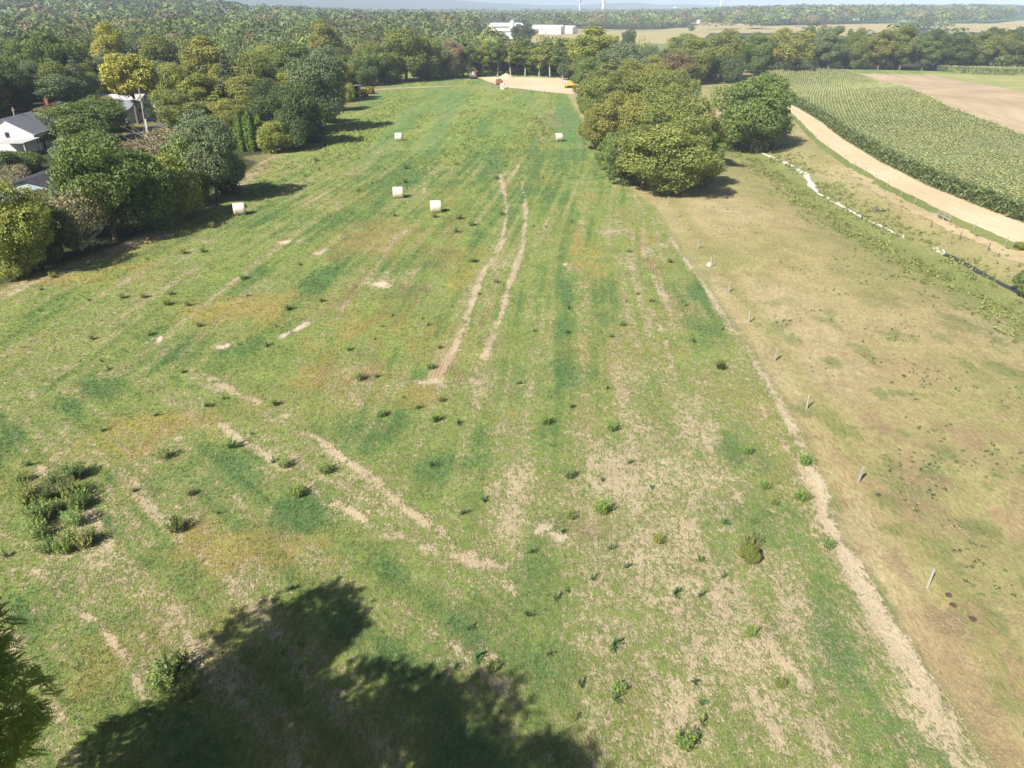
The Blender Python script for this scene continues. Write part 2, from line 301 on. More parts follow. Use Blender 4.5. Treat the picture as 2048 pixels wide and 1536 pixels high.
def mix3(a, b, f): return a * (1 - f[:, None]) + np.asarray(b)[None, :] * f[:, None]
def maps(x, y):
    n = len(x); r = np.hypot(x, y)
    wx = x + 3.2 * (fbm(x / 2.5, y / 3, 4, 11) - .5); wy = y + 5.0 * (fbm(x / 3, y / 3, 3, 23) - .5)
    inf = inpoly(x, y, FIELD) & (y < 420)
    big = fbm(x / 9, y / 16, 4, 1); mid = fbm(x / 2.2, y / 4.5, 4, 4)
    along = x * ROWN[0] + y * ROWN[1]
    veg = np.tile(np.array([.222, .282, .074]), (n, 1))
    fine = fbm(x / .9, y / 1.5, 3, 101); al2 = x * ROWN[0] + y * ROWN[1]; lw = inpoly(wx, wy, LOWL) * 1.0; u1 = x * T3N[0] + y * T3N[1]; v1 = x * T3N[1] - y * T3N[0]
    ub = al2 + .8 * np.sin(y / 17); streak = fbm(ub / .75, y / 22, 3, 111) * (1 - lw) + fbm(u1 / .7, v1 / 18, 3, 121) * lw; wide = fbm(ub / 2.6, y / 60, 3, 131) * (1 - lw) + fbm(u1 / 2.6, v1 / 40, 3, 141) * lw
    sf = 1 - .65 * sst(75, 30, y) * (1 - .5 * lw); streak = .5 + (streak - .5) * sf; wide = .5 + (wide - .5) * sf
    dk = np.clip(sst(.22, .95, .55 * bl(wx, wy, DARKG) + .2 * sst(.45, .68, big) + .9 * (mid - .5) + .5 * (fine - .5) + 1.3 * (streak - .5) + 1.0 * (wide - .5) + .25), 0, 1)
    veg = mix3(veg, (.105, .185, .062), dk * .95)
    og = np.clip(sst(.15, .75, 1.15 * bl(wx, wy, ORANGE) + .9 * (mid - .5) * (bl(wx, wy, ORANGE) > .12) + .9 * (fine - .5)) * 1.0 + .40 * sst(.55, .75, fbm(x / 6, y / 9, 4, 31)), 0, 1) * (1 - .3 * dk)
    veg = mix3(veg, (.36, .29, .09), og * .75)
    veg = mix3(veg, (.30, .22, .12), bl(wx, wy, BROWN) * .8)
    # upper field: strips of lighter weeds between bluish alfalfa
    up = sst(110, 170, y); lane = fbm(x / 5.5, y / 60, 3, 41)
    veg = mix3(veg, (.24, .30, .085), up * sst(.45, .62, lane) * .6); veg = mix3(veg, (.15, .235, .095), up * sst(.52, .36, lane) * .6)
    cover = .70 + .14 * (mid - .5) + .10 * (fine - .5) + .5 * (streak - .5) + .35 * (wide - .5) - .48 * bl(wx, wy, SPARSE) - .10 * sst(.5, .72, fbm(x / 3.1, y / 6, 4, 61)) + .12 * dk
    cover = cover + up * .12 - .09 * sst(75, 22, y) - .05 * sst(60, 17, y) * sst(-6, 6, x)
    soil = np.tile(np.array([.47, .385, .25]), (n, 1)); soil = mix3(soil, (.42, .31, .17), np.clip(og * 1.1, 0, 1) * .6)
    tr = np.zeros(n)
    for pts, wd, s in DLT:
        d = pld(x, y, pts); g = s * np.exp(-(d / (wd * .8 * (.5 + 1.1 * fbm(x * 1.5, y * 1.2, 3, 7)))) ** 2) * sst(.30 if s < 1 else .12, .70 if s < 1 else .45, fbm(x / 1.3, y / 1.9, 3, 77)); tr = np.maximum(tr, g * (.80 if s >= 1 else 1) * (.72 + .5 * fbm(x / .8, y / 1.1, 2, 55)))
    cover = cover - tr * .46; soil = mix3(soil, (.52, .42, .28), tr * .5)
    b = bl(wx, wy, BARE); cover = cover - b * .8; soil = mix3(soil, (.66, .58, .44), b)
    stub = np.zeros(n)
    for q in STUB: stub = np.maximum(stub, inpoly(wx, wy, q) * 1.0)
    stub = stub * sst(.30, .62, mid + .3 * (fine - .5)) * .8; cover = cover - stub * .13; soil = mix3(soil, (.40, .29, .17), stub)
    # straw line and fence strip
    ds = pld(x, y, STRAW); sw = .30 + .5 * sst(90, 20, y); sw = sw * (.6 + .8 * fbm(x / 2, y / 2, 2, 9))
    g = np.exp(-(ds / sw) ** 2) * (.35 + .8 * sst(.3, .6, mid)) * sst(125, 80, y + 0 * x); g = np.clip(g, 0, 1); cover = cover - (.34 + .14 * sst(45, 25, y)) * g; soil = mix3(soil, (.55, .45, .31), g)
    # pasture
    fx = np.interp(y, [p[1] for p in FENCE[::-1]], [p[0] for p in FENCE[::-1]])
    sxx = np.interp(y, [p[1] for p in STRAW[::-1]], [p[0] for p in STRAW[::-1]])
    pas = sst(-.4, .9, x - sxx + .8 * (mid - .5)) * (y < 330)
    pv = np.tile(np.array([.375, .315, .155]), (n, 1)); lo = fbm(x / 13, y / 20, 4, 51)
    pv = mix3(pv, (.42, .35, .195), sst(.45, .7, lo)); pv = mix3(pv, (.28, .275, .11), sst(.5, .3, lo) * .65)
    pv = mix3(pv, (.19, .22, .08), sst(.56, .66, fbm(x / 1.7, y / 2.6, 4, 71)) * sst(95, 45, y) * .8)
    pv = mix3(pv, (.38, .28, .16), sst(.56, .7, fbm(x / 3, y / 4.6, 4, 81)) * sst(80, 30, y) * .7)
    dc = pld(x, y, CREEK); pv = mix3(pv, (.19, .23, .07), np.exp(-(dc / 5.5) ** 2) * .85); pv = mix3(pv, (.23, .235, .10), sst(52, 70, x) * sst(.4, .7, fbm(x / 15, y / 15, 3, 3)) * .8)
    vergeG = np.exp(-((x - fx - 1.2) / 1.0) ** 2); pv = mix3(pv, (.26, .26, .09), vergeG * .6)
    pv = mix3(pv, (.34, .25, .14), sst(.60, .70, fbm(x / .9, y / 1.4, 4, 151)) * sst(75, 30, y) * .8); pc = .76 + .3 * (mid - .5) + .2 * (fine - .5) - .25 * sst(60, 20, y) * sst(.45, .7, fbm(x / 2.5, y / 4, 3, 91))
    veg = veg * (1 - pas[:, None]) + pv * pas[:, None]; cover = cover * (1 - pas) + pc * pas; stub = stub * (1 - pas)
    soil = mix3(soil, (.42, .32, .19), pas * (1 - g))
    # worn straw-coloured track beside the tan strip
    # everything outside
    lx = np.interp(y, [p[1] for p in LB], [p[0] for p in LB]); out = sst(.3, -1.5, x - lx) * (y > 5)
    edge = np.exp(-((x - lx - .4) / 1.6) ** 2) * (y > 60); veg = mix3(veg, (.27, .18, .085), edge * .7); cover = cover - edge * .15
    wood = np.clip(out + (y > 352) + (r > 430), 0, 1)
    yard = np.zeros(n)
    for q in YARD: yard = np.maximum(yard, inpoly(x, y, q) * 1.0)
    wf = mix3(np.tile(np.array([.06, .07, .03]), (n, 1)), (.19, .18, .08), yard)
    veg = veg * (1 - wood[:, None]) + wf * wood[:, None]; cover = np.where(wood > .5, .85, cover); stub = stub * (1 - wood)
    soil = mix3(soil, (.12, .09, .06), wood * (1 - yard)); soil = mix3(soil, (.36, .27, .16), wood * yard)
    far = np.zeros(n)
    for q, c in FARF:
        k = inpoly(x, y, q) * 1.0; k2 = k * (.75 + .5 * fbm(x / 40, y / 120, 3, 6)); veg = mix3(veg, c, np.clip(k2, 0, 1)); cover = np.where(k > 0, 1.3, cover); far = np.maximum(far, k)
    cr = sst(328, 331, y) * sst(375, 352, y) * (x > 30) * (x < 130); veg = mix3(veg, (.2, .2, .09), cr)
    return veg, soil, np.clip(cover, 0, 1.4), stub, along, inf, pas, wood, far

# ------------------------------------------------------------------ ground, one sheet to the horizon
az = np.concatenate([np.linspace(-56, 56, 1000), np.linspace(56, 304, 90)[1:-1]]); az = np.radians(az); na = len(az)
rr = np.geomspace(5, 12000, 900); nr = len(rr)
X = (rr[:, None] * np.sin(az)[None]).ravel(); Y = (rr[:, None] * np.cos(az)[None]).ravel()
X = np.append(X, 0); Y = np.append(Y, 0); Z = H(X, Y)
i = np.arange(nr - 1)[:, None] * na; j = np.arange(na)[None]; j2 = (j + 1) % na
F = np.stack([i + j, i + na + j, i + na + j2, i + j2], -1).reshape(-1, 4)
c = nr * na; ctr = np.array([[c, k, (k + 1) % na, (k + 1) % na] for k in range(0)], np.int32).reshape(-1, 4)
veg, soil, cover, stub, along, *_ = maps(X, Y)
keep = slice(0, nr * na)
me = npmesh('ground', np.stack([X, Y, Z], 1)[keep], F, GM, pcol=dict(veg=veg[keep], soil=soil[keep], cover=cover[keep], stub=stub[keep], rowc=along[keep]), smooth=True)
tag(link('ground', me), kind='structure', label='hay field, pasture and land rolling away to the horizon')
cap = MB(); zz = H(rr[0] * np.sin(az), rr[0] * np.cos(az)); cap.add([(rr[0] * math.sin(a), rr[0] * math.cos(a), float(z)) for a, z in zip(az, zz)], [tuple(range(na))[::-1]])
tag(cap.build('ground', M['grass']), kind='structure')
bpy.data.objects['ground.001'].data.materials[0] = simple('near_ground', (.12, .15, .05), .95, .2, 2)

# ------------------------------------------------------------------ sheets draped over the ground
def resamp(pts, n):
    p = np.array(pts); s = np.concatenate([[0], np.cumsum(np.hypot(*np.diff(p, axis=0).T))]); t = np.linspace(0, s[-1], n)
    return np.stack([np.interp(t, s, p[:, 0]), np.interp(t, s, p[:, 1])], 1)
def loftpts(A, B, n, m, wob=0.0, seed=0):
    a = resamp(PW(A), n); b = resamp(PW(B), n); t = np.linspace(0, 1, m)[None, :, None]
    g = a[:, None] * (1 - t) + b[:, None] * t
    if wob:
        wv = wob * (fbm(g[:, [0], 0] / 2 + seed, g[:, [0], 1] / 2, 3, seed) - .5) * 2; g[:, [0], 0] += wv
        wv = wob * (fbm(g[:, [-1], 0] / 2 + seed, g[:, [-1], 1] / 2, 3, seed + 5) - .5) * 2; g[:, [-1], 0] += wv
    return g
def sheet(name, A, B, n, m, mat, lift=.03, label=None, wob=.3, kind='structure', seed=0, cat=None):
    g = loftpts(A, B, n, m, wob, seed); x, y = g[..., 0].ravel(), g[..., 1].ravel(); z = H(x, y) + lift
    i = np.arange(n - 1)[:, None] * m; j = np.arange(m - 1)[None]; F = np.stack([i + j, i + j + 1, i + m + j + 1, i + m + j], -1).reshape(-1, 4)
    p0, p1, p2 = [np.array([x[q], y[q], z[q]]) for q in F[0][:3]]
    if np.cross(p1 - p0, p2 - p0)[2] < 0: F = F[:, ::-1]
    me = npmesh(name, np.stack([x, y, z], 1), F, mat, smooth=True); return tag(link(name, me), label, cat, kind=kind)
def soilmat(name, c1, c2, sc, stretch, rot, bump=.3, lines=0):
    m, t, p = newmat(name); N = t.nodes; L = t.links
    g = N.new('ShaderNodeNewGeometry'); mp = N.new('ShaderNodeMapping'); mp.inputs['Scale'].default_value = stretch; mp.inputs['Rotation'].default_value = (0, 0, rot); L.new(g.outputs['Position'], mp.inputs[0])
    n = N.new('ShaderNodeTexNoise'); n.inputs['Scale'].default_value = sc; n.inputs['Detail'].default_value = 8; n.inputs['Roughness'].default_value = .65; L.new(mp.outputs[0], n.inputs['Vector'])
    n2 = N.new('ShaderNodeTexNoise'); n2.inputs['Scale'].default_value = .05; n2.inputs['Detail'].default_value = 4; L.new(g.outputs['Position'], n2.inputs['Vector'])
    ad = N.new('ShaderNodeMath'); ad.operation = 'ADD'; L.new(n.outputs[0], ad.inputs[0]); L.new(n2.outputs[0], ad.inputs[1])
    r = N.new('ShaderNodeMapRange'); L.new(ad.outputs[0], r.inputs[0]); r.inputs[1].default_value = .75; r.inputs[2].default_value = 1.25
    mx = N.new('ShaderNodeMix'); mx.data_type = 'RGBA'; L.new(r.outputs[0], mx.inputs[0]); mx.inputs[6].default_value = (*c1, 1); mx.inputs[7].default_value = (*c2, 1); L.new(mx.outputs[2], p.inputs['Base Color'])
    b = N.new('ShaderNodeBump'); b.inputs['Strength'].default_value = bump; b.inputs['Distance'].default_value = .2; L.new(n.outputs[0], b.inputs['Height']); L.new(b.outputs[0], p.inputs['Normal'])
    p.inputs['Roughness'].default_value = 1; p.inputs['Specular IOR Level'].default_value = .03; return m
CF = [(1527, 148), (1542, 172), (1572, 205), (1612, 226), (1645, 247), (1700, 288), (1760, 325), (1850, 370), (1950, 411), (2048, 448), (2300, 545), (2700, 690)]
CB = [(1610, 146), (1690, 151), (1735, 164), (1790, 182), (1830, 198), (1900, 232), (1980, 262), (2048, 290), (2150, 330), (2300, 380), (2700, 500)]
ST = [(1560, 207), (1578, 222), (1606, 248), (1650, 290), (1700, 325), (1750, 354), (1800, 381), (1900, 430), (1970, 460), (2048, 494), (2300, 600), (2700, 770)]
sheet('sand_strip', ST, CF, 160, 14, soilmat('tan_stubble_soil', (.50, .39, .25), (.64, .52, .36), 1.2, (1, .12, 1), .55), .05, 'bare tan strip between the pasture and the corn')
VG = [(1556, 210), (1572, 226), (1598, 252), (1638, 293), (1690, 332), (1740, 362), (1790, 390), (1890, 440), (1955, 470), (2030, 506), (2290, 622), (2690, 800)]
sheet('grass_verge', VG, ST, 160, 5, soilmat('verge_green', (.13, .18, .055), (.24, .26, .09), 2, (1, 1, 1), 0, .8), .04, 'green grass verge along the tan strip')
HB = [(1700, 148), (1860, 150), (1905, 158), (1960, 167), (2010, 177), (2048, 185), (2200, 215), (2500, 280), (2900, 380)]
sheet('harvested_field', CB[1:], HB, 120, 30, soilmat('harvested', (.36, .27, .18), (.50, .40, .27), .5, (1, .15, 1), -.9), .05, 'pinkish tan harvested field beyond the corn', seed=3)
HC = [(1840, 146), (1900, 148), (1990, 151), (2048, 153), (2200, 168), (2500, 200), (2900, 260)]
sheet('mown_field', HB[1:], HC, 90, 16, soilmat('mown', (.25, .28, .10), (.38, .37, .17), .4, (1, .2, 1), -.9), .06, 'pale green mown strip by the far corn', seed=4)
# soil pad at the far end of the hay field
sheet('soil_pad', [(925, 157), (960, 157.5), (990, 168), (1010, 176), (1040, 178), (1090, 184), (1120, 187), (1165, 190)], [(925, 156), (1000, 154), (1050, 154.5), (1090, 156), (1120, 157), (1135, 162), (1150, 166), (1180, 170)], 80, 20, soilmat('graded_soil', (.56, .40, .26), (.70, .54, .38), .5, (1, 1, 1), .2), .08, 'bare graded soil pad at the end of the hay field', wob=.8)
sheet('dirt_track', [(735, 183), (800, 178), (850, 176), (930, 172), (985, 171)], [(735, 179), (800, 175), (850, 173.5), (930, 171), (985, 170.3)], 60, 4, soilmat('track_dirt', (.30, .25, .14), (.46, .37, .24), .4, (1, 1, 1), 0), .06, 'faint dirt track across the end of the field', wob=.5)
sheet('cattle_track', [(1690, 334), (1735, 372), (1790, 410), (1850, 440), (1900, 462), (1990, 500), (2060, 535), (2300, 650)], [(1696, 338), (1742, 362), (1800, 400), (1860, 428), (1910, 450), (2000, 488), (2060, 512), (2300, 620)], 90, 6, soilmat('cattle_track', (.34, .28, .15), (.50, .40, .25), 1, (1, 1, 1), 0), .05, 'worn dry cattle track beside the verge', wob=1.2, seed=6)
sheet('stream_bed', [(1525, 308), (1552, 320), (1580, 332), (1606, 350), (1621, 376), (1636, 389), (1663, 402), (1668, 408), (1712, 430), (1745, 446), (1792, 469)], [(1526, 307), (1555, 318.5), (1583, 331), (1614, 347), (1630, 373), (1640, 387.5), (1665, 400), (1673, 404), (1713, 429), (1746, 445), (1793, 468)], 90, 4, M['stone'], .07, 'dry stream bed of white gravel', wob=.35, seed=2)
wm = simple('stream_water', (.045, .055, .05), .22, .1, 1, spec=.35)
sheet('water', [(1885, 511), (1900, 517), (1950, 545), (2000, 572), (2045, 595), (2200, 678)], [(1888, 508), (1908, 514), (1956, 540), (2006, 567), (2050, 588), (2208, 672)], 60, 4, wm, .10, 'narrow dark stream at the pasture edge', wob=.2)
sheet('water', [(1755, 422), (1773, 425)], [(1757, 418), (1772, 421)], 12, 4, wm, .06, 'small puddle by the stump', wob=.3)
sheet('road', [(130, 330), (250, 285), (300, 262), (345, 248), (420, 235)], [(120, 322), (240, 277), (290, 255), (340, 243), (420, 229)], 40, 4, M['asphalt'], .06, 'grey street between the houses', wob=0)
sheet('road', [(250, 243), (300, 240), (350, 240)], [(250, 237), (300, 234), (350, 234)], 12, 3, M['concrete'], .05, 'pale driveway in front of the parked cars', wob=0)

# ------------------------------------------------------------------ grass and weeds (uncountable ground cover)
def blades(x, y, z, col, hgt, wid, nb, rng, lean=.6):
    n = len(x); a = rng.random((n, nb)) * 6.283; tl = lean * (.4 + rng.random((n, nb))); L_ = hgt[:, None] * (.7 + .6 * rng.random((n, nb)))
    off = .35 * hgt[:, None] * rng.random((n, nb)); bx = x[:, None] + off * np.cos(a); by = y[:, None] + off * np.sin(a); bz = np.broadcast_to(z[:, None], a.shape) - .01
    tx = bx + L_ * np.sin(tl) * np.cos(a); ty = by + L_ * np.sin(tl) * np.sin(a); tz = bz + L_ * np.cos(tl)
    w_ = wid[:, None] * .5; b2 = a + rng.normal(size=a.shape) * .6
    V = np.stack([np.stack([bx - w_ * np.sin(b2), by + w_ * np.cos(b2), bz], -1), np.stack([bx + w_ * np.sin(b2), by - w_ * np.cos(b2), bz], -1), np.stack([tx, ty, tz], -1)], 2).reshape(-1, 3)
    F = np.arange(len(V)).reshape(-1, 3); v = np.repeat(rng.random(n), nb) * .6 + rng.random(n * nb) * .4
    return V, F, np.repeat(col, nb * 3, axis=0), v
N_ = 380000; a = np.radians(R.uniform(-50, 50, N_)); r = np.exp(R.uniform(math.log(15), math.log(150), N_)); x, y = r * np.sin(a), r * np.cos(a)
veg, soil, cover, stub, al, inf, pas, wood, far = maps(x, y)
k = (R.random(N_) < np.clip((cover - .32) * 1.9, .04, .95)) & (wood < .5) & ~((pas > .5) & (R.random(N_) < .55)); x, y, r, veg, pas = x[k], y[k], r[k], veg[k], pas[k]
z = H(x, y); col = veg * (.8 + .5 * R.random((len(x), 1))) * 1.05; dry = (R.random((len(x), 1)) < .12); col = np.where(dry, np.array([[.36, .33, .17]]), col); hg = (.07 + .08 * R.random(len(x))) * (.8 + r / 90) * (1 - .45 * pas)
V, F, C_, v = blades(x, y, z, col, hg, .022 * (.8 + r / 50), 5, R, 1.0)
tag(link('grass', npmesh('grass', V, F, M['grass'], fattr=v, pcol=dict(col=C_))), 'short green and straw coloured grass over the hay field', 'grass', kind='stuff')
# bushy weeds of the upper field and the creek banks as ground cover
def clumps(x, y, hg, col, nq, rng, sz=.16):
    n = len(x); z = H(x, y); d = nrm(rng.normal(size=(n * nq, 3))); d[:, 2] = np.abs(d[:, 2]); h_ = np.repeat(hg, nq)[:, None]
    C_ = np.repeat(np.stack([x, y, z], 1), nq, 0) + d * h_ * np.array([.75, .75, .95]) * (.45 + .55 * rng.random((n * nq, 1)))
    V, F = quads(C_, nrm(d + .7 * rng.normal(size=d.shape)), h_[:, 0] * sz * (1 + rng.random(n * nq)), .45, rng)
    return V, F, np.repeat(np.repeat(col, nq, 0), 4, 0), np.repeat(rng.random(n), nq) * .5 + rng.random(n * nq) * .5
n = 60000; a = np.radians(R.uniform(-30, 16, n)); r = np.exp(R.uniform(math.log(90), math.log(345), n)); x, y = r * np.sin(a), r * np.cos(a)
veg, soil, cover, stub, al, inf, pas, wood, far = maps(x, y); lane = fbm(x / 5.5, y / 60, 3, 41)
pr = sst(100, 200, y) * (.12 + .75 * sst(.43, .58, lane)) * sst(.3, .55, fbm(x / 4, y / 9, 3, 13)) + .5 * sst(280, 300, y) * (x < -5)
k = inf & (R.random(n) < pr) & (wood < .5) & (pas < .3) & (pld(x, y, W([(735, 181), (850, 175), (985, 171)])) > 2.5) & ~inpoly(x, y, W([(925, 158), (985, 169), (1040, 179), (1165, 192), (1200, 165), (1050, 152), (925, 153)]))
x, y = x[k], y[k]; col = np.array([[.22, .29, .075]]) * (.75 + .6 * R.random((len(x), 1))) * np.array([1, 1, 1]) + R.random((len(x), 1)) * np.array([[.05, .02, 0]])
rd = bl(x, y, BROWN) * (y > 150); col = mix3(col, (.20, .13, .05), np.clip(rd * 1.2, 0, 1))
V, F, C_, v = clumps(x, y, .25 + .35 * R.random(len(x)), col, 12, R, .2)
tag(link('weeds', npmesh('weeds', V, F, M['grass'], fattr=v, pcol=dict(col=C_))), 'leafy weeds in strips over the far half of the hay field', 'weeds', kind='stuff')
n = 6500; t = R.random(n); cp = resamp(CREEK, 400); k = (t * 399).astype(int); off = R.normal(size=n) * 3.2; x = cp[k, 0] + off + R.normal(size=n) * .6 + .6; y = cp[k, 1] + R.normal(size=n) * 1.5
k = (np.abs(off) > 1.0) & (fbm(x / 5, y / 5, 3, 19) > .42) & (x < 90); x, y = x[k], y[k]
col = np.array([[.22, .26, .085]]) * (.6 + .7 * R.random((len(x), 1))) + R.random((len(x), 1)) ** 3 * np.array([[.10, .07, .01]])
V, F, C_, v = clumps(x, y, .2 + .4 * R.random(len(x)) ** 2, col, 12, R, .2)
tag(link('bank_weeds', npmesh('bank_weeds', V, F, M['grass'], fattr=v, pcol=dict(col=C_))), 'rank green weeds along the stream banks', 'weeds', kind='stuff')
# low dark weeds scattered in the pasture
n = 5200; a = np.radians(R.uniform(12, 50, n)); r = np.exp(R.uniform(math.log(22), math.log(120), n)); x, y = r * np.sin(a), r * np.cos(a)
veg, soil, cover, stub, al, inf, pas, wood, far = maps(x, y); k = (pas > .9) & (fbm(x / 4, y / 3.4, 4, 29) > .54 + .10 * sst(45, 90, y)) & (pld(x, y, FENCE) > 2); x, y = x[k], y[k]
col = np.array([[.13, .17, .06]]) * (.8 + .6 * R.random((len(x), 1)))
V, F, C_, v = clumps(x, y, .07 + .13 * R.random(len(x)), col, 14, R, .3)
tag(link('low_weeds', npmesh('low_weeds', V, F, M['grass'], fattr=v, pcol=dict(col=C_))), 'low dark weeds dotted over the dry pasture', 'weeds', kind='stuff')
# stones in the stream bed
n = 420; g = loftpts([(1525, 308), (1552, 320), (1580, 332), (1606, 350), (1621, 376), (1636, 389), (1663, 402), (1668, 408), (1712, 430), (1792, 469), (1850, 489), (1887, 510)], [(1526, 307), (1555, 318.5), (1583, 331), (1614, 347), (1630, 373), (1640, 387.5), (1665, 400), (1673, 404), (1713, 429), (1793, 468), (1856, 486), (1890, 507)], n, 2, .3)
t = R.random((n, 1)) * 1.4 - .2; xy = g[:, 0] * (1 - t) + g[:, 1] * t; st = MB()
for q in xy[(fbm(np.arange(n) / 18., np.arange(n) * 0. + 3, 3, 9) > .47)]: s_ = R.uniform(.08, .24); st.box((q[0], q[1], float(H(*q)) + .1), (s_ * 1.4, s_, s_ * .6), R.uniform(0, 6), .6)
tag(st.build('stones', M['stone']), 'white stones strewn along the dry stream bed', 'stones', kind='stuff')

# ------------------------------------------------------------------ corn
def corn(name, A, B, n, m, label, hgt=2.4, step=.48, seed=1):
    rng = np.random.default_rng(seed); g = loftpts(A, B, n, m, .25, seed); x, y = g[..., 0], g[..., 1]; z = H(x, y)
    f = np.ones_like(x); f[0] = f[-1] = 0; f[:, 0] = f[:, -1] = 0; zz = z - .3 + f * (hgt * .84 + .3)
    i = np.arange(n - 1)[:, None] * m; j = np.arange(m - 1)[None]; F1 = np.stack([i + j, i + j + 1, i + m + j + 1, i + m + j], -1).reshape(-1, 4)
    # skirt: the outer ring drops almost straight down
    for ax in (0, 1):
        pass
    x[:, 1] = x[:, 1] * .8 + x[:, 2] * .2; y[:, 1] = y[:, 1] * .8 + y[:, 2] * .2; x[:, 0] = x[:, 1] * .97 + x[:, 0] * .03; y[:, 0] = y[:, 1] * .97 + y[:, 0] * .03
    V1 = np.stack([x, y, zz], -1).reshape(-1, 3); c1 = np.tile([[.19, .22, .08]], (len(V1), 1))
    poly = [tuple(g[0, k]) for k in range(m)] + [tuple(g[k, -1]) for k in range(n)] + [tuple(g[-1, k]) for k in range(m - 1, -1, -1)] + [tuple(g[k, 1]) for k in range(n - 1, -1, -1)]
    x0, x1, y0, y1 = x.min(), min(x.max(), 330), max(y.min(), 55), y.max(); d = np.array([.32, .947]) if seed == 1 else np.array([.8, .6]); nn = np.array([-d[1], d[0]])
    rows = np.arange(-500, 500, .76 if seed == 1 else .9); al_ = np.arange(-500, 600, step); rx, ra = np.meshgrid(rows, al_)
    rx = rx.ravel() + rng.normal(size=rx.size) * .05; ra = ra.ravel() + rng.random(rx.size) * step
    px, py = rx * nn[0] + ra * d[0], rx * nn[1] + ra * d[1]; bend = 3.0 * np.sin(py / 40); px = px + bend
    k = (px > x0) & (px < x1) & (py > y0) & (py < y1); px, py = px[k], py[k]; k = inpoly(px, py, poly); px, py = px[k], py[k]
    dist = np.hypot(px, py); k = rng.random(len(px)) < np.clip(170 / dist, .25, 1) ** .7; px, py, dist = px[k], py[k], dist[k]
    k = (np.abs(np.arctan2(px, py)) < math.radians(50)); px, py, dist = px[k], py[k], dist[k]; q = len(px); nb = 11
    a = rng.random((q, nb)) * 6.283; zt = H(px, py)[:, None] + hgt * (.68 + .24 * rng.random((q, nb))) * (.92 + .16 * fbm(px / 6, py / 6, 2)[:, None]); L_ = (.22 + .22 * rng.random((q, nb))) * (.85 + dist[:, None] / 900)
    w_ = (.036 + dist / 4200)[:, None]; ca, sa = np.cos(a), np.sin(a)
    base = np.stack([px[:, None] + 0 * a, py[:, None] + 0 * a, zt], -1); out = np.stack([ca, sa, 0 * a], -1) * L_[..., None]; side = np.stack([-sa, ca, 0 * a], -1) * w_[..., None]; up = np.array([0, 0, 1.]) * L_[..., None]
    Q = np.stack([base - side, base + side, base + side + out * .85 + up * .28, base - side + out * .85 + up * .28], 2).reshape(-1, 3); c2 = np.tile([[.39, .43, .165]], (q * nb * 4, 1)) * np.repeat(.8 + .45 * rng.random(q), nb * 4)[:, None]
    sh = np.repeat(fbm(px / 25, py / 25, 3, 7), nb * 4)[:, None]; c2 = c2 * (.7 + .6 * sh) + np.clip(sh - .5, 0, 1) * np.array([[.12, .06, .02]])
    # lower leaves on the outer stalks + tassels
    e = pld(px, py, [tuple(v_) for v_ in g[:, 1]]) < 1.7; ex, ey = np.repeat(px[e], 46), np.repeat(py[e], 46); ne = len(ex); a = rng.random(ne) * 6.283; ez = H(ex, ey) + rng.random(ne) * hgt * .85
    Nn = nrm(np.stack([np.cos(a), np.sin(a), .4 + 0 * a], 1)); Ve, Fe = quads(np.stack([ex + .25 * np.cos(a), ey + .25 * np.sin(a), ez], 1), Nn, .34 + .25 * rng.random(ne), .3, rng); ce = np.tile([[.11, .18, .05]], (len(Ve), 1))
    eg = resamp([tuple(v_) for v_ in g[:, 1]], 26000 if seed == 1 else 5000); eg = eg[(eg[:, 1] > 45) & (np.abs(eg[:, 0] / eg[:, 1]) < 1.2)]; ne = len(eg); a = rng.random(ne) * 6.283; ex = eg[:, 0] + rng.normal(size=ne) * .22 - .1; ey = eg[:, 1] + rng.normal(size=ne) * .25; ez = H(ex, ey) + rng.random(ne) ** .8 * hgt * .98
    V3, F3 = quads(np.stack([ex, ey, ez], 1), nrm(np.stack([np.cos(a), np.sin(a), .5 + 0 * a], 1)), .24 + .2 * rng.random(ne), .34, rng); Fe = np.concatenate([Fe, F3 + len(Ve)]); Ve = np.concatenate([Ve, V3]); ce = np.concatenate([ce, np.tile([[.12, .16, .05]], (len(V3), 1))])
    tx = np.stack([px, py, H(px, py) + hgt * 1.02], 1); Vt, Ft = quads(tx, nrm(rng.normal(size=(q, 3)) * np.array([1, 1, .3])), .05 + dist / 3200, .6, rng); ct = np.tile([[.48, .48, .26]], (len(Vt), 1))
    Vs = [V1, Q, Ve, Vt]; Fs = [F1, np.arange(len(Q)).reshape(-1, 4), Fe, Ft]; o = 0; FF = []
    for vv, ff in zip(Vs, Fs): FF.append(ff + o); o += len(vv)
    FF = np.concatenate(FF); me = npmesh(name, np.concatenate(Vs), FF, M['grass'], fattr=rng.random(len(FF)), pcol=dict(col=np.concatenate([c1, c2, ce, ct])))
    return tag(link(name, me), label, 'corn', kind='stuff')
corn('corn_crop', CF, CB, 220, 60, 'tall green corn with tan tassels between the tan strip and the harvested field')
corn('far_corn_crop', [(1866, 141), (1885, 145), (1930, 150), (2048, 152), (2300, 156)], [(1866, 135), (1900, 134), (1960, 134), (2048, 138), (2300, 142)], 60, 20, 'small corn field in front of the far treeline', step=1.0, seed=2)

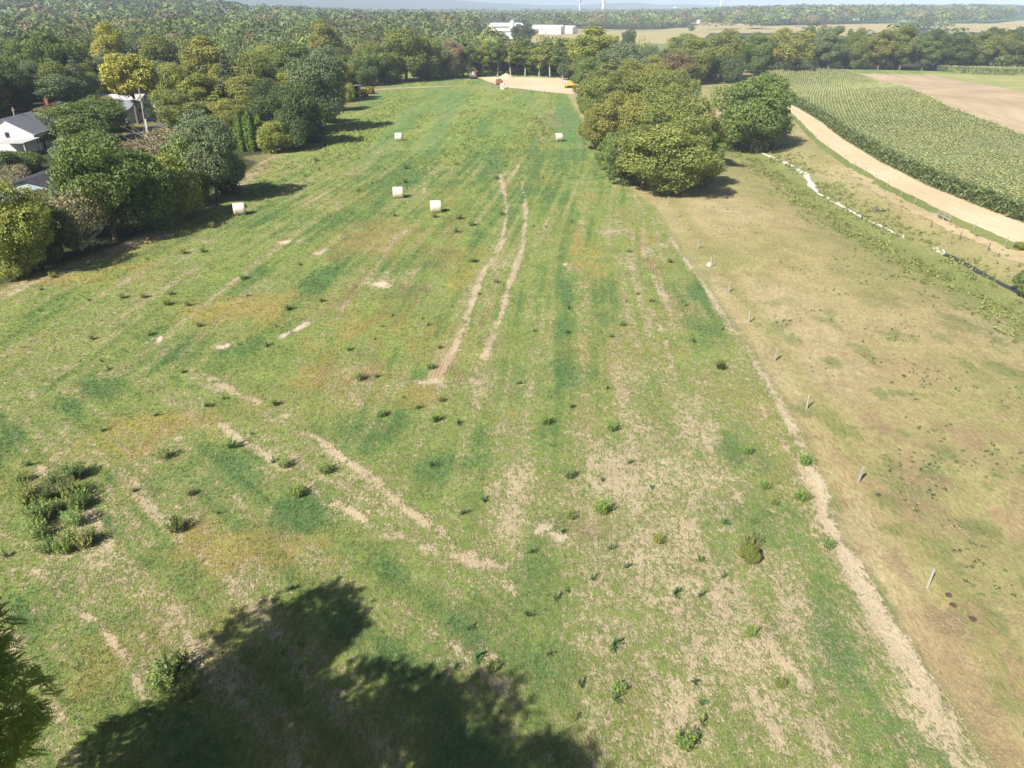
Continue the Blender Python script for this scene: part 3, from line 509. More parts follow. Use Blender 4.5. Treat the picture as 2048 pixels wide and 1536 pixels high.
# ------------------------------------------------------------------ trees
def limbs(mb, base, top, r, n, spread, rng, z0=.35):
    base, top = Vector(base), Vector(top); ax = top - base; pts = [base + ax * t + Vector((rng.normal() * r * .5, rng.normal() * r * .5, 0)) * (t > 0) for t in (0, .25, .5, .75, 1)]
    for k in range(4): mb.tube(pts[k], pts[k + 1], r * (1 - .22 * k), r * (1 - .22 * (k + 1)), 7)
    for k in range(n):
        t = rng.uniform(z0, .9); p = base + ax * t; a = k * 2.4 + rng.normal() * .3; L_ = spread * rng.uniform(.6, 1.0) * (1.15 - .6 * t)
        q = p + Vector((math.cos(a) * L_ * .6, math.sin(a) * L_ * .6, L_ * .35)); e = p + Vector((math.cos(a + .2) * L_, math.sin(a + .2) * L_, L_ * .75)); rr_ = r * (1 - .75 * t) * .5
        mb.tube(p, q, rr_, rr_ * .65, 5); mb.tube(q, e, rr_ * .65, rr_ * .25, 5)
        mb.tube(q, q + Vector((math.cos(a - .9) * L_ * .4, math.sin(a - .9) * L_ * .4, L_ * .35)), rr_ * .5, rr_ * .15, 4)
def crown(seed, Rw, z0, z1, nl, nq, leaf, lr=(.26, .42), top=1.0, asp=.6, flat=.0, gap=.0):
    rng = np.random.default_rng(seed); hh = (z1 - z0) / 2; zc = (z0 + z1) / 2; lc = []; rad = []
    for k in range(nl):
        d = nrm(rng.normal(size=(1, 3)))[0]; f = rng.uniform(.45, .80) if k > 5 else rng.uniform(0, .25)
        taper = 1 - (1 - top) * max(0, d[2] * f * 1.2); lc.append([d[0] * f * Rw * taper, d[1] * f * Rw * taper, zc + d[2] * f * hh]); rad.append(rng.uniform(*lr) * (1.25 if k <= 5 else 1) * min(Rw, hh * 1.1))
    lc = np.array(lc); rad = np.array(rad); pk = rad ** 2 / (rad ** 2).sum(); C_ = []; Nn = []; VV = []; tot = 0
    lv = rng.random(nl)
    while tot < nq:
        m = nq; li = rng.choice(nl, m, p=pk); d = nrm(rng.normal(size=(m, 3))); rf = .72 + .38 * rng.random((m, 1)) ** 1.2
        bump = 1 + .16 * np.sin(d[:, [0]] * 7 + li[:, None]) * np.sin(d[:, [1]] * 8 + 2 * li[:, None]) + .10 * np.sin(d[:, [2]] * 11)
        p = lc[li] + d * rad[li][:, None] * rf * bump * np.array([1, 1, .85])
        dist = np.linalg.norm((p[:, None] - lc[None]) / np.array([1, 1, .85]), axis=2) / rad[None]; dist[np.arange(m), li] = 9
        k = (dist.min(1) > .70) & (p[:, 2] > z0 - .3 * hh * flat) & (rng.random(m) > gap * (vn(p[:, 0] * 1.3 + 50, p[:, 2] * 1.3 + p[:, 1] + 50) > .5))
        C_.append(p[k]); Nn.append(d[k]); VV.append(np.clip(.35 * lv[li[k]] + .25 * vn(p[k, 0] * 2 + 90, p[k, 2] * 2 + p[k, 1] * 2 + 90) + .4 * rng.random(k.sum()), 0, 1)); tot += k.sum()
    C_ = np.concatenate(C_)[:nq]; Nn = np.concatenate(Nn)[:nq]; VV = np.concatenate(VV)[:nq]
    V, F = quads(C_, nrm(Nn + .75 * rng.normal(size=Nn.shape) + np.array([0, 0, .25])), leaf * (.7 + .6 * rng.random(nq)), asp, rng)
    return V, F, VV
PROTO = {}
def proto(key, kindname, V, F, v, trunk, tmat='bark'):
    cm = npmesh('crown', V, F, M['leaf'], fattr=v); tm = bpy.data.meshes.new('trunk'); tm.from_pydata(trunk.v, [], trunk.f); tm.materials.append(M[tmat])
    PROTO[key] = (kindname, cm, tm, V[:, 2].max(), (V[:, 0].max() - V[:, 0].min() + V[:, 1].max() - V[:, 1].min()) / 2)
for s in range(3):
    rg = np.random.default_rng(40 + s); tb = MB(); limbs(tb, (0, 0, -.5), (0, 0, 9), .38, 9, 4.2, rg, .25); proto('oak%d' % s, 'broadleaf_tree', *crown(100 + s, 6.2, .5, 13, 52, 30000, .155, (.17, .34)), tb)
    tb = MB(); limbs(tb, (0, 0, -.5), (0, 0, 13), .34, 10, 3.4, rg, .3); proto('tall%d' % s, 'broadleaf_tree', *crown(120 + s, 4.4, 1.0, 17, 52, 24000, .165, (.22, .42), .8), tb)
    tb = MB(); limbs(tb, (0, 0, -.3), (0, 0, 4.5), .2, 9, 3.0, rg, .1); proto('bush%d' % s, 'leafy_shrub', *crown(140 + s, 3.6, -.6, 5.6, 30, 11000, .135, (.22, .42), .8), tb)
tb = MB(); limbs(tb, (0, 0, -.5), (.4, 0, 12), .42, 22, 6.0, np.random.default_rng(5), .2); proto('sycamore', 'broadleaf_tree', *crown(160, 6.6, 3.0, 16, 40, 8500, .24, (.20, .32), .9, gap=.7), tb, 'palebark')
for s in range(3):
    tb = MB(); limbs(tb, (0, 0, -.5), (.9 - s, 0, 11), .22, 15, 2.2, np.random.default_rng(6 + s), .3 + .08 * s); proto('slim%d' % s, 'broadleaf_tree', *crown(170 + s, 3.4, 1.2 + s, 14.5, 38, 9500, .2, (.18, .34), .9, gap=.65), tb, 'palebark')
tb = MB(); limbs(tb, (0, 0, -.5), (0, 0, 13), .4, 14, 3.6, np.random.default_rng(31), .4); proto('high', 'broadleaf_tree', *crown(190, 5.4, 6.0, 17, 40, 14000, .22, (.2, .36), .9, gap=.4), tb)
rg = np.random.default_rng(8); tb = MB(); limbs(tb, (0, 0, -.3), (.2, 0, 4.8), .12, 34, 3.4, rg, .05); proto('scrub', 'bare_scrub_tree', *crown(180, 3.2, .3, 5.6, 26, 2600, .11, (.22, .4), .9, gap=.6), tb, 'palebark')
def spruce(seed, Rw, hh, nq, droop=.35, leaf=.2, pw=.9):
    rng = np.random.default_rng(seed); t = 1 - rng.random(nq) ** .55; lay = np.floor(t * 16) / 16; tt = lay + (t - lay) * .55; a = rng.random(nq) * 6.283; arm = np.abs(np.sin(a * 4 + lay * 37)) ** .6
    r_ = Rw * (1 - tt) ** pw * (.45 + .55 * arm) * (.55 + .45 * rng.random(nq) ** .5); z_ = .6 + tt * (hh - .6) - droop * r_ * .5
    C_ = np.stack([r_ * np.cos(a), r_ * np.sin(a), z_], 1); Nn = nrm(np.stack([np.cos(a) * .5, np.sin(a) * .5, .9 + 0 * a], 1) + .5 * rng.normal(size=(nq, 3)))
    V, F = quads(C_, Nn, leaf * (.7 + .6 * rng.random(nq)), .45, rng); return V, F, rng.random(nq)
tb = MB(); tb.tube((0, 0, -.5), (0, 0, 14), .3, .05); proto('spruce', 'spruce_tree', *spruce(3, 3.7, 15, 11000), tb)
tb = MB(); tb.tube((0, 0, -.5), (0, 0, 12), .3, .05); proto('fir', 'spruce_tree', *spruce(9, 4.3, 12.5, 7000, .2, .22, .7), tb)
tb = MB(); tb.tube((0, 0, -.3), (0, 0, 5), .15, .04)
rg = np.random.default_rng(12); n = 4200; t = rg.random(n); a = rg.random(n) * 6.283; rad = .95 * np.sin(np.clip(t * .9 + .12, 0, 1) * math.pi) ** .55 * (.8 + .3 * rg.random(n)) * (1 + .12 * np.sin(a * 5))
V, F = quads(np.stack([rad * np.cos(a), rad * np.sin(a), t * 6.2], 1), nrm(np.stack([np.cos(a), np.sin(a), .3 + 0 * a], 1) + .5 * rg.normal(size=(n, 3))), .13, .6, rg); proto('column', 'columnar_evergreen', V, F, rg.random(n), tb)
USED = set()
def tree(key, x, y, z, hgt, wid, col, label, group=None, rz=None, cat='tree', name=None, trunk=True):
    kn, cm, tm, ph, pw = PROTO[key]; o = empty(name or kn, (x, y, z), R.uniform(0, 6.28) if rz is None else rz, label, cat, group); s = (wid / pw, wid / pw * R.uniform(.92, 1.08), hgt / ph); o.scale = s
    c = link('crown', cm, o); c.color = (*col, 1)
    if trunk: link('trunk', tm, o)
    return o
T = dict(olive=(.19, .22, .055), dark=(.095, .135, .042), green=(.145, .20, .05), yellow=(.34, .33, .06), yg=(.26, .29, .06), grey=(.16, .205, .095), gold=(.245, .25, .06), tan=(.27, .235, .13), brown=(.19, .15, .07), spruce=(.12, .145, .085), vivid=(.11, .18, .03), plum=(.10, .065, .045))
T = {k_: tuple(c_ * (1.08 if k_ == 'dark' else 1.17) for c_ in v_) for k_, v_ in T.items()}
TREES = [  # px base x, px base y, px height, px width, proto, tone, label
    (45, 548, 188, 165, 'oak0', 'yg', 'bushy tree with yellowing top at the left edge of the field, nearest in its row'),
    (40, 558, 48, 60, 'bush1', 'yg', 'low light green shrub at the foot of the leftmost hedge tree'),
    (115, 520, 120, 90, 'bush2', 'dark', 'dark green undergrowth shrub right of the leftmost hedge tree'),
    (165, 500, 125, 130, 'scrub', 'tan', 'twiggy greyish scrub tree with bare branches between the leftmost trees'),
    (230, 478, 205, 190, 'oak1', 'green', 'large dense green tree in the hedge row in front of the dark roofed shed'),
    (150, 475, 95, 90, 'bush0', 'dark', 'dark shrub under the twiggy scrub beside the shed'),
    (310, 455, 150, 130, 'bush1', 'green', 'rounded green tree on the field edge in the middle of the hedge row'),
    (360, 435, 130, 100, 'bush2', 'yg', 'yellow tipped shrub on the field edge left of the grey green tree'),
    (435, 402, 165, 130, 'oak2', 'grey', 'grey green leafy tree at the right end of the near hedge row'),
    (385, 405, 130, 110, 'bush0', 'green', 'green shrub filling in behind the near hedge row'),
    (320, 345, 85, 130, 'scrub', 'tan', 'dry tan scrub behind the hedge row near the street light'), (280, 340, 60, 90, 'bush0', 'brown', 'brownish shrub next to the dry tan scrub'),
    (395, 300, 80, 90, 'bush2', 'grey', 'grey green shrub behind the hedge row, left of the columnar evergreens'),
    (486, 303, 78, 26, 'column', 'vivid', 'columnar evergreen at the left of its trio'), (506, 303, 84, 27, 'column', 'vivid', 'tallest columnar evergreen, middle of its trio'), (525, 298, 70, 24, 'column', 'vivid', 'columnar evergreen at the right of its trio, beside the yellowish bush'),
    (548, 305, 62, 72, 'bush1', 'yg', 'yellowish green feathery bush right of the columnar evergreens'),
    (600, 290, 125, 120, 'oak1', 'dark', 'very dark dense tree on the field edge behind the feathery bush'), (560, 275, 110, 120, 'oak0', 'dark', 'dark round tree left of the very dark field edge tree'),
    (640, 262, 150, 130, 'oak2', 'grey', 'tall grey green tree rising above the dark field edge trees'), (655, 245, 60, 60, 'bush0', 'green', 'low green bush where the tree shadows reach the field'),
    (668, 222, 78, 60, 'tall0', 'green', 'green tree beside the sand heap left of the yellow loader'), (698, 204, 40, 26, 'bush2', 'yg', 'light green bush left of the yellow loader'), (662, 203, 110, 76, 'tall2', 'grey', 'grey green tree behind the white trailer'),
    (470, 252, 148, 76, 'spruce', 'spruce', 'tall grey green spruce in the middle of the left trees'),
    (188, 285, 86, 165, 'oak2', 'green', 'broad low olive tree right of the white gabled house'), (222, 264, 76, 84, 'oak0', 'olive', 'rounded olive tree left of the street light'),
    (378, 270, 92, 115, 'oak1', 'olive', 'dark olive tree right of the parked cars'), (278, 248, 138, 112, 'high', 'yellow', 'bright yellow green tree above the street light'),
    (350, 225, 100, 95, 'oak1', 'yg', 'yellow green tree behind the small grey roofed house'), (30, 238, 118, 130, 'oak0', 'dark', 'big dark tree behind the white gabled house'),
    (15, 205, 90, 90, 'tall1', 'yg', 'yellow flecked tree at the left frame edge behind the big dark tree'), (135, 235, 85, 95, 'tall2', 'grey', 'hazy grey green tree behind the brown roofed house'),
    (170, 225, 110, 70, 'fir', 'spruce', 'loose brownish conifer above the long white building'), (130, 195, 130, 110, 'oak2', 'green', 'large green tree with pale limbs high on the left'),
    (70, 180, 100, 90, 'oak1', 'green', 'green tree crowding the upper left'), (235, 165, 120, 75, 'tall1', 'yellow', 'pale yellow tall tree above the small white houses'), (195, 160, 90, 70, 'fir', 'dark', 'blackish green conifer left of the small white house'),
    (290, 150, 70, 60, 'oak0', 'dark', 'dark round tree behind the small grey roofs'), (330, 180, 110, 90, 'oak2', 'olive', 'olive tree right of the bright yellow green tree'),
    (430, 215, 140, 110, 'tall1', 'gold', 'golden tree left of the tall spruce'), (400, 170, 90, 90, 'oak1', 'gold', 'rusty gold tree behind the golden tree'), (437, 250, 62, 30, 'tall0', 'plum', 'slim purplish tree at the left foot of the spruce'),
    (520, 215, 110, 90, 'oak2', 'olive', 'olive tree right behind the tall spruce'), (535, 180, 90, 110, 'oak1', 'yg', 'yellow green rounded tree right of the golden tree'), (590, 195, 110, 100, 'tall2', 'green', 'green tree behind the very dark tree'),
    (655, 150, 108, 68, 'tall0', 'gold', 'tall gold crowned tree standing above its neighbours left of the belt'), (610, 165, 70, 80, 'oak0', 'grey', 'grey green tree below the tall olive gold tree'),
    (735, 172, 75, 70, 'oak0', 'green', 'green tree at the left end of the belt behind the field'), (765, 167, 85, 80, 'oak1', 'olive', 'olive tree second from the left end of the belt'), (812, 163, 106, 110, 'oak2', 'olive', 'largest domed olive tree of the belt behind the field'),
    (858, 160, 92, 80, 'oak0', 'olive', 'olive tree right of the largest domed tree of the belt'), (885, 156, 40, 70, 'bush0', 'vivid', 'bright green thicket in front of the belt'), (845, 158, 42, 50, 'bush2', 'vivid', 'bright green bush left of the bright thicket'), (905, 157, 80, 60, 'oak1', 'tan', 'tan tinged tree where the belt thins'),
    (935, 154, 78, 45, 'slim', 'green', 'thin stemmed tree beside the small excavator'), (965, 153, 72, 42, 'slim', 'yg', 'thin stemmed tree left of the soil heap'), (995, 152, 76, 48, 'slim', 'green', 'pale trunked tree behind the rusty hopper'), (1022, 152, 70, 42, 'slim', 'olive', 'pale trunked tree behind the soil heap'),
    (1050, 152, 74, 46, 'slim', 'green', 'pale trunked tree behind the middle of the soil pad'), (1078, 153, 66, 44, 'slim', 'yg', 'thin yellowish tree behind the soil pad'), (1100, 155, 78, 50, 'slim', 'olive', 'pale trunked tree left of the dead trunk'), (1125, 157, 80, 55, 'slim', 'green', 'thin green tree near the bulldozer'),
    (950, 148, 62, 60, 'oak0', 'dark', 'dark tree filling behind the small excavator'), (1010, 148, 60, 60, 'oak1', 'dark', 'dark tree filling behind the soil heap'), (1070, 148, 58, 60, 'oak2', 'dark', 'dark tree filling behind the soil pad'), (1120, 150, 56, 60, 'oak0', 'dark', 'dark tree filling behind the bulldozer'), (980, 148, 64, 54, 'tall1', 'green', 'green tree filling the belt left of the soil heap'), (1040, 148, 64, 54, 'tall2', 'green', 'green tree filling the belt above the soil pad'),
    (1085, 150, 18, 60, 'bush1', 'yg', 'low light bush at the back of the soil pad'), (970, 152, 14, 40, 'bush0', 'yg', 'low bush behind the small excavator'), (1045, 88, 42, 56, 'oak1', 'dark', 'lone dark tree in front of the white factory'),
    (1000, 92, 30, 44, 'tall1', 'grey', 'greyish tree before the left of the white factory'), (960, 100, 42, 64, 'oak0', 'grey', 'grey green round tree left of the factory front tree'), (940, 82, 34, 50, 'oak2', 'dark', 'dark tree left of the white factory'), (890, 96, 46, 60, 'oak2', 'dark', 'dark tree above the domed belt tree'), (905, 80, 28, 34, 'oak1', 'brown', 'rusty brown tree by the small tan clearing'),
    (1185, 172, 118, 120, 'tall1', 'yg', 'yellow green tree at the far end of the mid field grove'), (1235, 185, 100, 110, 'oak1', 'grey', 'grey green tree behind the mid field grove'), (1178, 205, 90, 70, 'tall0', 'green', 'green tree on the left flank of the grove by the bulldozer'), (1155, 160, 60, 36, 'tall2', 'vivid', 'fresh green tree beside the bulldozer'),
    (1205, 255, 110, 110, 'oak0', 'olive', 'olive tree on the left flank of the grove above the right hay bale'), (1300, 200, 72, 120, 'oak2', 'gold', 'golden green tree at the back right of the grove'), (1290, 250, 110, 150, 'oak1', 'olive', 'large olive tree in the middle of the grove'), (1355, 225, 90, 80, 'oak0', 'olive', 'olive tree on the right flank of the grove'), (1372, 245, 70, 44, 'tall2', 'grey', 'blue grey narrow tree on the right flank of the grove'),
    (1240, 305, 120, 120, 'oak2', 'gold', 'golden olive tree in the left front of the grove'), (1350, 330, 140, 170, 'oak1', 'olive', 'wide olive tree behind the front oak of the grove'), (1225, 345, 80, 70, 'bush0', 'green', 'small green tree under the left front of the grove'), (1250, 368, 85, 70, 'bush2', 'dark', 'dark bush at the left foot of the front oak'),
    (1335, 388, 150, 215, 'oak0', 'olive', 'broad olive oak at the near end of the grove by the fence'), (1285, 378, 125, 130, 'oak2', 'olive', 'olive tree left of the broad front oak'), (1398, 372, 110, 90, 'oak1', 'green', 'green tree hanging over the pasture right of the front oak'),
    (1500, 305, 155, 158, 'oak2', 'green', 'large round dark green tree standing alone in the pasture'), (1475, 296, 80, 80, 'bush1', 'green', 'green undergrowth at the left foot of the lone pasture tree'), (1520, 300, 110, 100, 'bush0', 'green', 'green undergrowth at the right foot of the lone pasture tree'), (1512, 290, 135, 70, 'slim', 'brown', 'brownish thin topped tree poking out of the lone pasture tree'),
    (1255, 107, 50, 34, 'oak0', 'dark', 'small dark tree right behind the grove top'), (1256, 96, 40, 20, 'fir', 'spruce', 'tall thin conifer right behind the grove top'), (1312, 102, 12, 12, 'fir', 'spruce', 'tiny conifer alone in the green paddock'), (1382, 62, 12, 14, 'bush0', 'green', 'tiny round tree alone in the tan far field'),
    (1305, 170, 60, 90, 'oak1', 'yg', 'yellow green tree where the creek trees start right of the grove'), (1350, 172, 70, 80, 'sycamore', 'brown', 'half bare brownish tree in the creek trees'), (1385, 168, 95, 85, 'oak1', 'olive', 'tall olive tree in the creek trees left of the lone pasture tree'), (1440, 160, 100, 90, 'oak2', 'olive', 'tall round tree above the lone pasture tree'), (1415, 162, 60, 70, 'oak0', 'dark', 'dark low tree in the creek trees'), (1372, 112, 45, 90, 'tall1', 'yg', 'light green willowy tree behind the creek trees'),
    (1575, 150, 88, 100, 'sycamore', 'gold', 'golden sycamore with white limbs in the creek treeline'), (1455, 166, 55, 60, 'bush1', 'dark', 'dark shrub low under the creek trees'), (1510, 150, 85, 80, 'oak1', 'green', 'green tree left of the golden sycamore'), (2040, 500, 16, 34, 'bush0', 'yg', 'small light green tree by the strip at the right frame edge'), (2052, 592, 60, 70, 'bush1', 'green', 'green shrub over the stream at the right frame edge'),
    (1180, 245, 90, 80, 'oak2', 'olive', 'olive tree on the left flank of the grove above the bulldozer tree'), (1195, 300, 95, 80, 'oak1', 'gold', 'golden olive tree on the left flank beside the right hay bale'), (1172, 190, 80, 60, 'oak0', 'green', 'green tree closing the left flank of the grove at the soil pad'), (1320, 285, 110, 110, 'oak2', 'olive', 'rounded olive tree in the heart of the grove'), (1400, 330, 110, 90, 'oak0', 'olive', 'olive tree leaning out on the right side of the grove'), (1260, 215, 100, 100, 'oak0', 'gold', 'golden tree in the back half of the grove'), (1215, 215, 90, 90, 'tall1', 'olive', 'upright olive tree in the back half of the grove'),
    (50, 345, 42, 80, 'bush0', 'green', 'green shrub on the lawn edge below the white gabled house'), (20, 352, 50, 80, 'bush1', 'dark', 'dark shrub at the left frame edge below the lawn'), (140, 322, 50, 60, 'bush2', 'grey', 'grey green shrub between lawn and shed roof'), (30, 385, 55, 70, 'scrub', 'tan', 'bare greyish scrub left of the shed roof'), (85, 440, 62, 100, 'bush2', 'brown', 'brownish scrub below the shed roof'), (200, 330, 70, 110, 'bush1', 'green', 'green shrub under the broad olive tree'), (260, 400, 110, 130, 'bush2', 'green', 'green thicket behind the large hedge tree'), (330, 420, 110, 110, 'bush0', 'dark', 'dark thicket in the middle of the hedge row'), (455, 385, 90, 90, 'bush1', 'dark', 'dark foot shrub under the grey green leafy tree'),
    (585, 300, 60, 70, 'bush0', 'dark', 'dark shrub right of the feathery bush'), (625, 285, 60, 70, 'bush2', 'dark', 'dark shrub at the foot of the tall field edge trees'), (780, 165, 40, 60, 'bush2', 'green', 'green bush low in the belt left of the bright thicket'), (915, 154, 40, 50, 'bush0', 'green', 'green bush low in the belt left of the small excavator'), (1140, 160, 60, 44, 'bush1', 'dark', 'dark bush behind the bulldozer'),
    (1498, 1120, 34, 44, 'bush2', 'olive', 'round olive bush standing alone in the sparse near field')]
for bx, by, hp, wp, key, tone, lab in TREES:
    key = 'slim%d' % (bx % 3) if key == 'slim' else key; x, y, z = P(bx, by); m_ = mpp(x, y); g_ = 'trees and shrubs around the fields'
    hm = hp * m_ / (math.cos(PITCH) + math.sin(PITCH) * (768 - by + hp / 2) / FPX) * 1.02; c = np.array(T[tone]) * R.uniform(.92, 1.1)
    pass
    if PROTO[key][0] == 'leafy_shrub' or 'scrub' in key: cat = 'shrub'
    else: cat = 'tree'
    tree(key, x, y, z, hm, wp * m_ * 1.06, c, lab, g_, cat=cat)
LT = [(50, 250, 'white gabled house'), (105, 200, 'brown roofed house'), (220, 130, 'small white house'), (300, 110, 'pale grey roofed house'), (345, 185, 'little grey house'), (280, 190, 'street light'), (470, 150, 'tall spruce'), (655, 80, 'gold crowned tree'), (715, 180, 'yellow loader'), (812, 90, 'domed belt tree'), (945, 140, 'small excavator'), (1012, 150, 'pointed soil heap'), (1140, 150, 'bulldozer'), (1500, 150, 'lone pasture tree'), (1575, 90, 'golden sycamore'), (1640, 90, 'near end of the corn'), (1700, 90, 'top corner of the corn'), (1780, 90, 'harvested field'), (1870, 100, 'small far corn field'), (1960, 100, 'middle of the far corn field'), (2040, 100, 'right frame edge'), (430, 100, 'rusty gold tree'), (560, 60, 'upper left woods'), (120, 90, 'upper left corner'), (1000, 60, 'white factory')]
def wheret(x, y):
    z = y * math.cos(PITCH) + 15 * math.sin(PITCH); px = 1024 + FPX * x / z; py = 768 - FPX * (y * math.sin(PITCH) - 15 * math.cos(PITCH)) / z
    q = min(LT, key=lambda a: (a[0] - px) ** 2 + 4 * (a[1] - py) ** 2); dx, dy = px - q[0], py - q[1]; return ('right of the ' if dx > 0 else 'left of the ') + q[2] if abs(dx) > 2 * abs(dy) else ('in front of the ' if dy > 0 else 'behind the ') + q[2]
# woods: nearest trees as things, the far ones as one mass
EXCL = [PW([(952, 104), (945, 62), (1160, 58), (1160, 104)]), PW([(1135, 150), (1160, 88), (1300, 86), (1300, 125)]), W([(0, 420), (0, 236), (125, 236), (150, 400)])]
def free(x, y):
    bad = np.zeros(len(x), bool)
    for q in EXCL: bad |= inpoly(x, y, q)
    for q, c in FARF: bad |= inpoly(x, y, q)
    for q in YARD: bad |= inpoly(x, y, q)
    return ~bad
HOUSES = [P(50, 268), P(105, 240), P(110, 385), P(215, 150), P(298, 132), P(225, 222), P(348, 212), P(260, 232), P(1030, 74), P(1000, 84)]
def spaced(x, y, dmin):
    order = np.argsort(np.hypot(x, y)); cell = {}; keep = []
    for i_ in order:
        cx, cy = int(x[i_] // dmin), int(y[i_] // dmin); ok = True
        for a_ in (-1, 0, 1):
            for b_ in (-1, 0, 1):
                for j_ in cell.get((cx + a_, cy + b_), ()):
                    if (x[i_] - x[j_]) ** 2 + (y[i_] - y[j_]) ** 2 < dmin * dmin: ok = False
        if ok: cell.setdefault((cx, cy), []).append(i_); keep.append(i_)
    return np.array(keep)
rg = np.random.default_rng(77)
x = rg.uniform(-450, 420, 26000); y = rg.uniform(95, 640, 26000); q_ = x / y
lx = np.interp(y, [p[1] for p in LB], [p[0] for p in LB])
left = (x < lx - 9) & (y > 165) & (y < 430); belt = (y > 356 + 0 * x) & (y < 420) & (x < 70) & (x > -90); creekr = (x > 62) & (y > 352 + .03 * x) & (y < 400) ; mid = (y > 420) & (y < 640) & (q_ < -.02)
ok = (left | belt | creekr | mid) & (np.abs(q_) < .80) & free(x, y)
for hx, hy, hz in HOUSES: ok &= np.hypot(x - hx, (y - hy)) > 11; ok &= ~((np.abs(x / y - hx / hy) * hy < 9) & (y < hy) & (y > hy - 38))
ok &= ~(creekr & (x < 78) & (y > 365)); x, y = x[ok], y[ok]; k = spaced(x, y, 9.5); x, y = x[k], y[k]
d = np.hypot(x, y) - 400 * ((x > 60) & (y < 384)) - 60 * ((x > -90) & (y > 350)); order = np.argsort(d)
# along the creek treeline the front rank must be continuous
NIND = 215; idx = order[:NIND]; rest = order[NIND:]
TONES = ['olive', 'green', 'dark', 'yg', 'grey', 'olive', 'green', 'gold', 'dark', 'olive', 'grey']
TN = dict(olive='olive', green='mid green', dark='dark green', yg='yellow green', grey='grey green', gold='golden green')
for i_ in idx:
    X_, Y_ = x[i_], y[i_]; t_ = TONES[rg.integers(len(TONES))]; key = ['oak', 'tall', 'oak', 'tall'][rg.integers(4)] + str(rg.integers(3))
    if rg.random() < .06 and X_ < 0: key = 'spruce'; t_ = 'dark'
    ri = X_ > 60; hgt = (rg.uniform(9, 13) if X_ < 118 else rg.uniform(14, 19.5)) if ri else rg.uniform(8, 13); wd_ = rg.uniform(11, 15) if ri else rg.uniform(8.5, 13)
    zone = 'creek treeline beyond the corn' if ri else 'belt behind the field' if X_ > -90 and Y_ > 350 else 'woods around the left houses' if Y_ < 260 else 'woods beyond the left houses'
    tree(key, X_, Y_, float(H(X_, Y_)), hgt, wd_, np.array(T[t_]) * rg.uniform(.85, 1.1), '%s %s %s, %s' % (TN[t_], 'conifer' if key == 'spruce' else ('tall ' if hgt > (17 if ri else 11) else 'low ') + ('upright' if key[0] == 't' else 'rounded') + ' tree', wheret(X_, Y_), 'creek treeline' if ri else 'field belt' if X_ > -90 and Y_ > 350 else 'left woods'), 'trees of the ' + zone, trunk=hgt > 12)
# far woods
fx_, fy_, fr_, fh_, ft_ = [x[rest]], [y[rest]], [rg.uniform(4.5, 6.5, len(rest))], [rg.uniform(9, 15, len(rest))], []
def scatter(n, r0, r1, dmin, rad, hh, cond=None):
    a = np.radians(rg.uniform(-40, 40, n)); r = np.sqrt(rg.uniform(r0 * r0, r1 * r1, n)); xx, yy = r * np.sin(a), r * np.cos(a); k = free(xx, yy) & ~((xx < 120) & (xx > -200) & (yy < 420))
    qq = xx / yy
    if cond: k &= cond(xx, yy, qq)
    xx, yy = xx[k], yy[k]; k = spaced(xx, yy, dmin); xx, yy = xx[k], yy[k]
    fx_.append(xx); fy_.append(yy); fr_.append(rg.uniform(.65, 1.35, len(xx)) * rad); fh_.append(rg.uniform(.6, 1.35, len(xx)) * hh)
scatter(9000, 420, 760, 14, 8.5, 13.5, lambda a_, b_, q: (q < -.02) | ((q > .36) & (b_ < 450)) | ((q < .03) & (b_ > 600)))
scatter(26000, 700, 1300, 23, 14, 16, lambda a_, b_, q: (q < .0) | (b_ > 1000))
scatter(26000, 1200, 2600, 22, 13, 15)
scatter(16000, 2500, 5200, 50, 30, 15)
# hand-placed far rows on the tan field
for (x0, y0, x1, y1, n, tp) in [(1130, 64, 1330, 60, 34, 15), (1360, 47, 1392, 46, 6, 13), (1408, 60, 1520, 58, 18, 17), (1505, 60, 1530, 59, 3, 13), (1590, 54, 1648, 50, 8, 12), (1872, 48, 1988, 47, 24, 18), (1640, 47, 1760, 41, 12, 12), (1060, 64, 1140, 64, 9, 15), (1690, 44, 1860, 40, 16, 14)]:
    t = rg.random(n); a_ = np.array([P(x0 + (x1 - x0) * q, y0 + (y1 - y0) * q - rg.random() * 1.5)[:2] for q in t]); fx_.append(a_[:, 0]); fy_.append(a_[:, 1]); fr_.append(rg.uniform(6, 9, n)); fh_.append(rg.uniform(.85, 1.15, n) * tp)
fx_, fy_, fr_, fh_ = map(np.concatenate, (fx_, fy_, fr_, fh_)); n = len(fx_); fz = H(fx_, fy_); fd = np.hypot(fx_, fy_)
tv = np.array([T[k] for k in ['olive', 'green', 'dark', 'grey', 'green', 'dark', 'green', 'brown']]) * .9; tc = (tv[rg.integers(0, len(tv), n)] * .8 + np.array([[.12, .14, .05]]) * .2) * rg.uniform(.62, 1.4, (n, 1)) * (.7 + .75 * fbm(fx_ / 70, fy_ / 120, 3, 171))[:, None]
nq = np.clip(190000 / fd, 40, 420).astype(int); ii = np.repeat(np.arange(n), nq); m_ = len(ii); d = nrm(rg.normal(size=(m_, 3))); d[:, 2] = np.where(rg.random(m_) < .75, np.abs(d[:, 2]), d[:, 2] * .6)
ph = rg.random(n) * 6.28; lump = 1 + .22 * np.sin(d[:, 0] * 5 + ph[ii]) * np.sin(d[:, 1] * 5 + 2 * ph[ii]) + .12 * np.sin(d[:, 2] * 9 + ph[ii])
rad = fr_[ii] * lump * (.8 + .25 * rg.random(m_)); C_ = np.stack([fx_[ii] + d[:, 0] * rad, fy_[ii] + d[:, 1] * rad, fz[ii] + fh_[ii] * .56 + d[:, 2] * fh_[ii] * .46 * lump], 1)
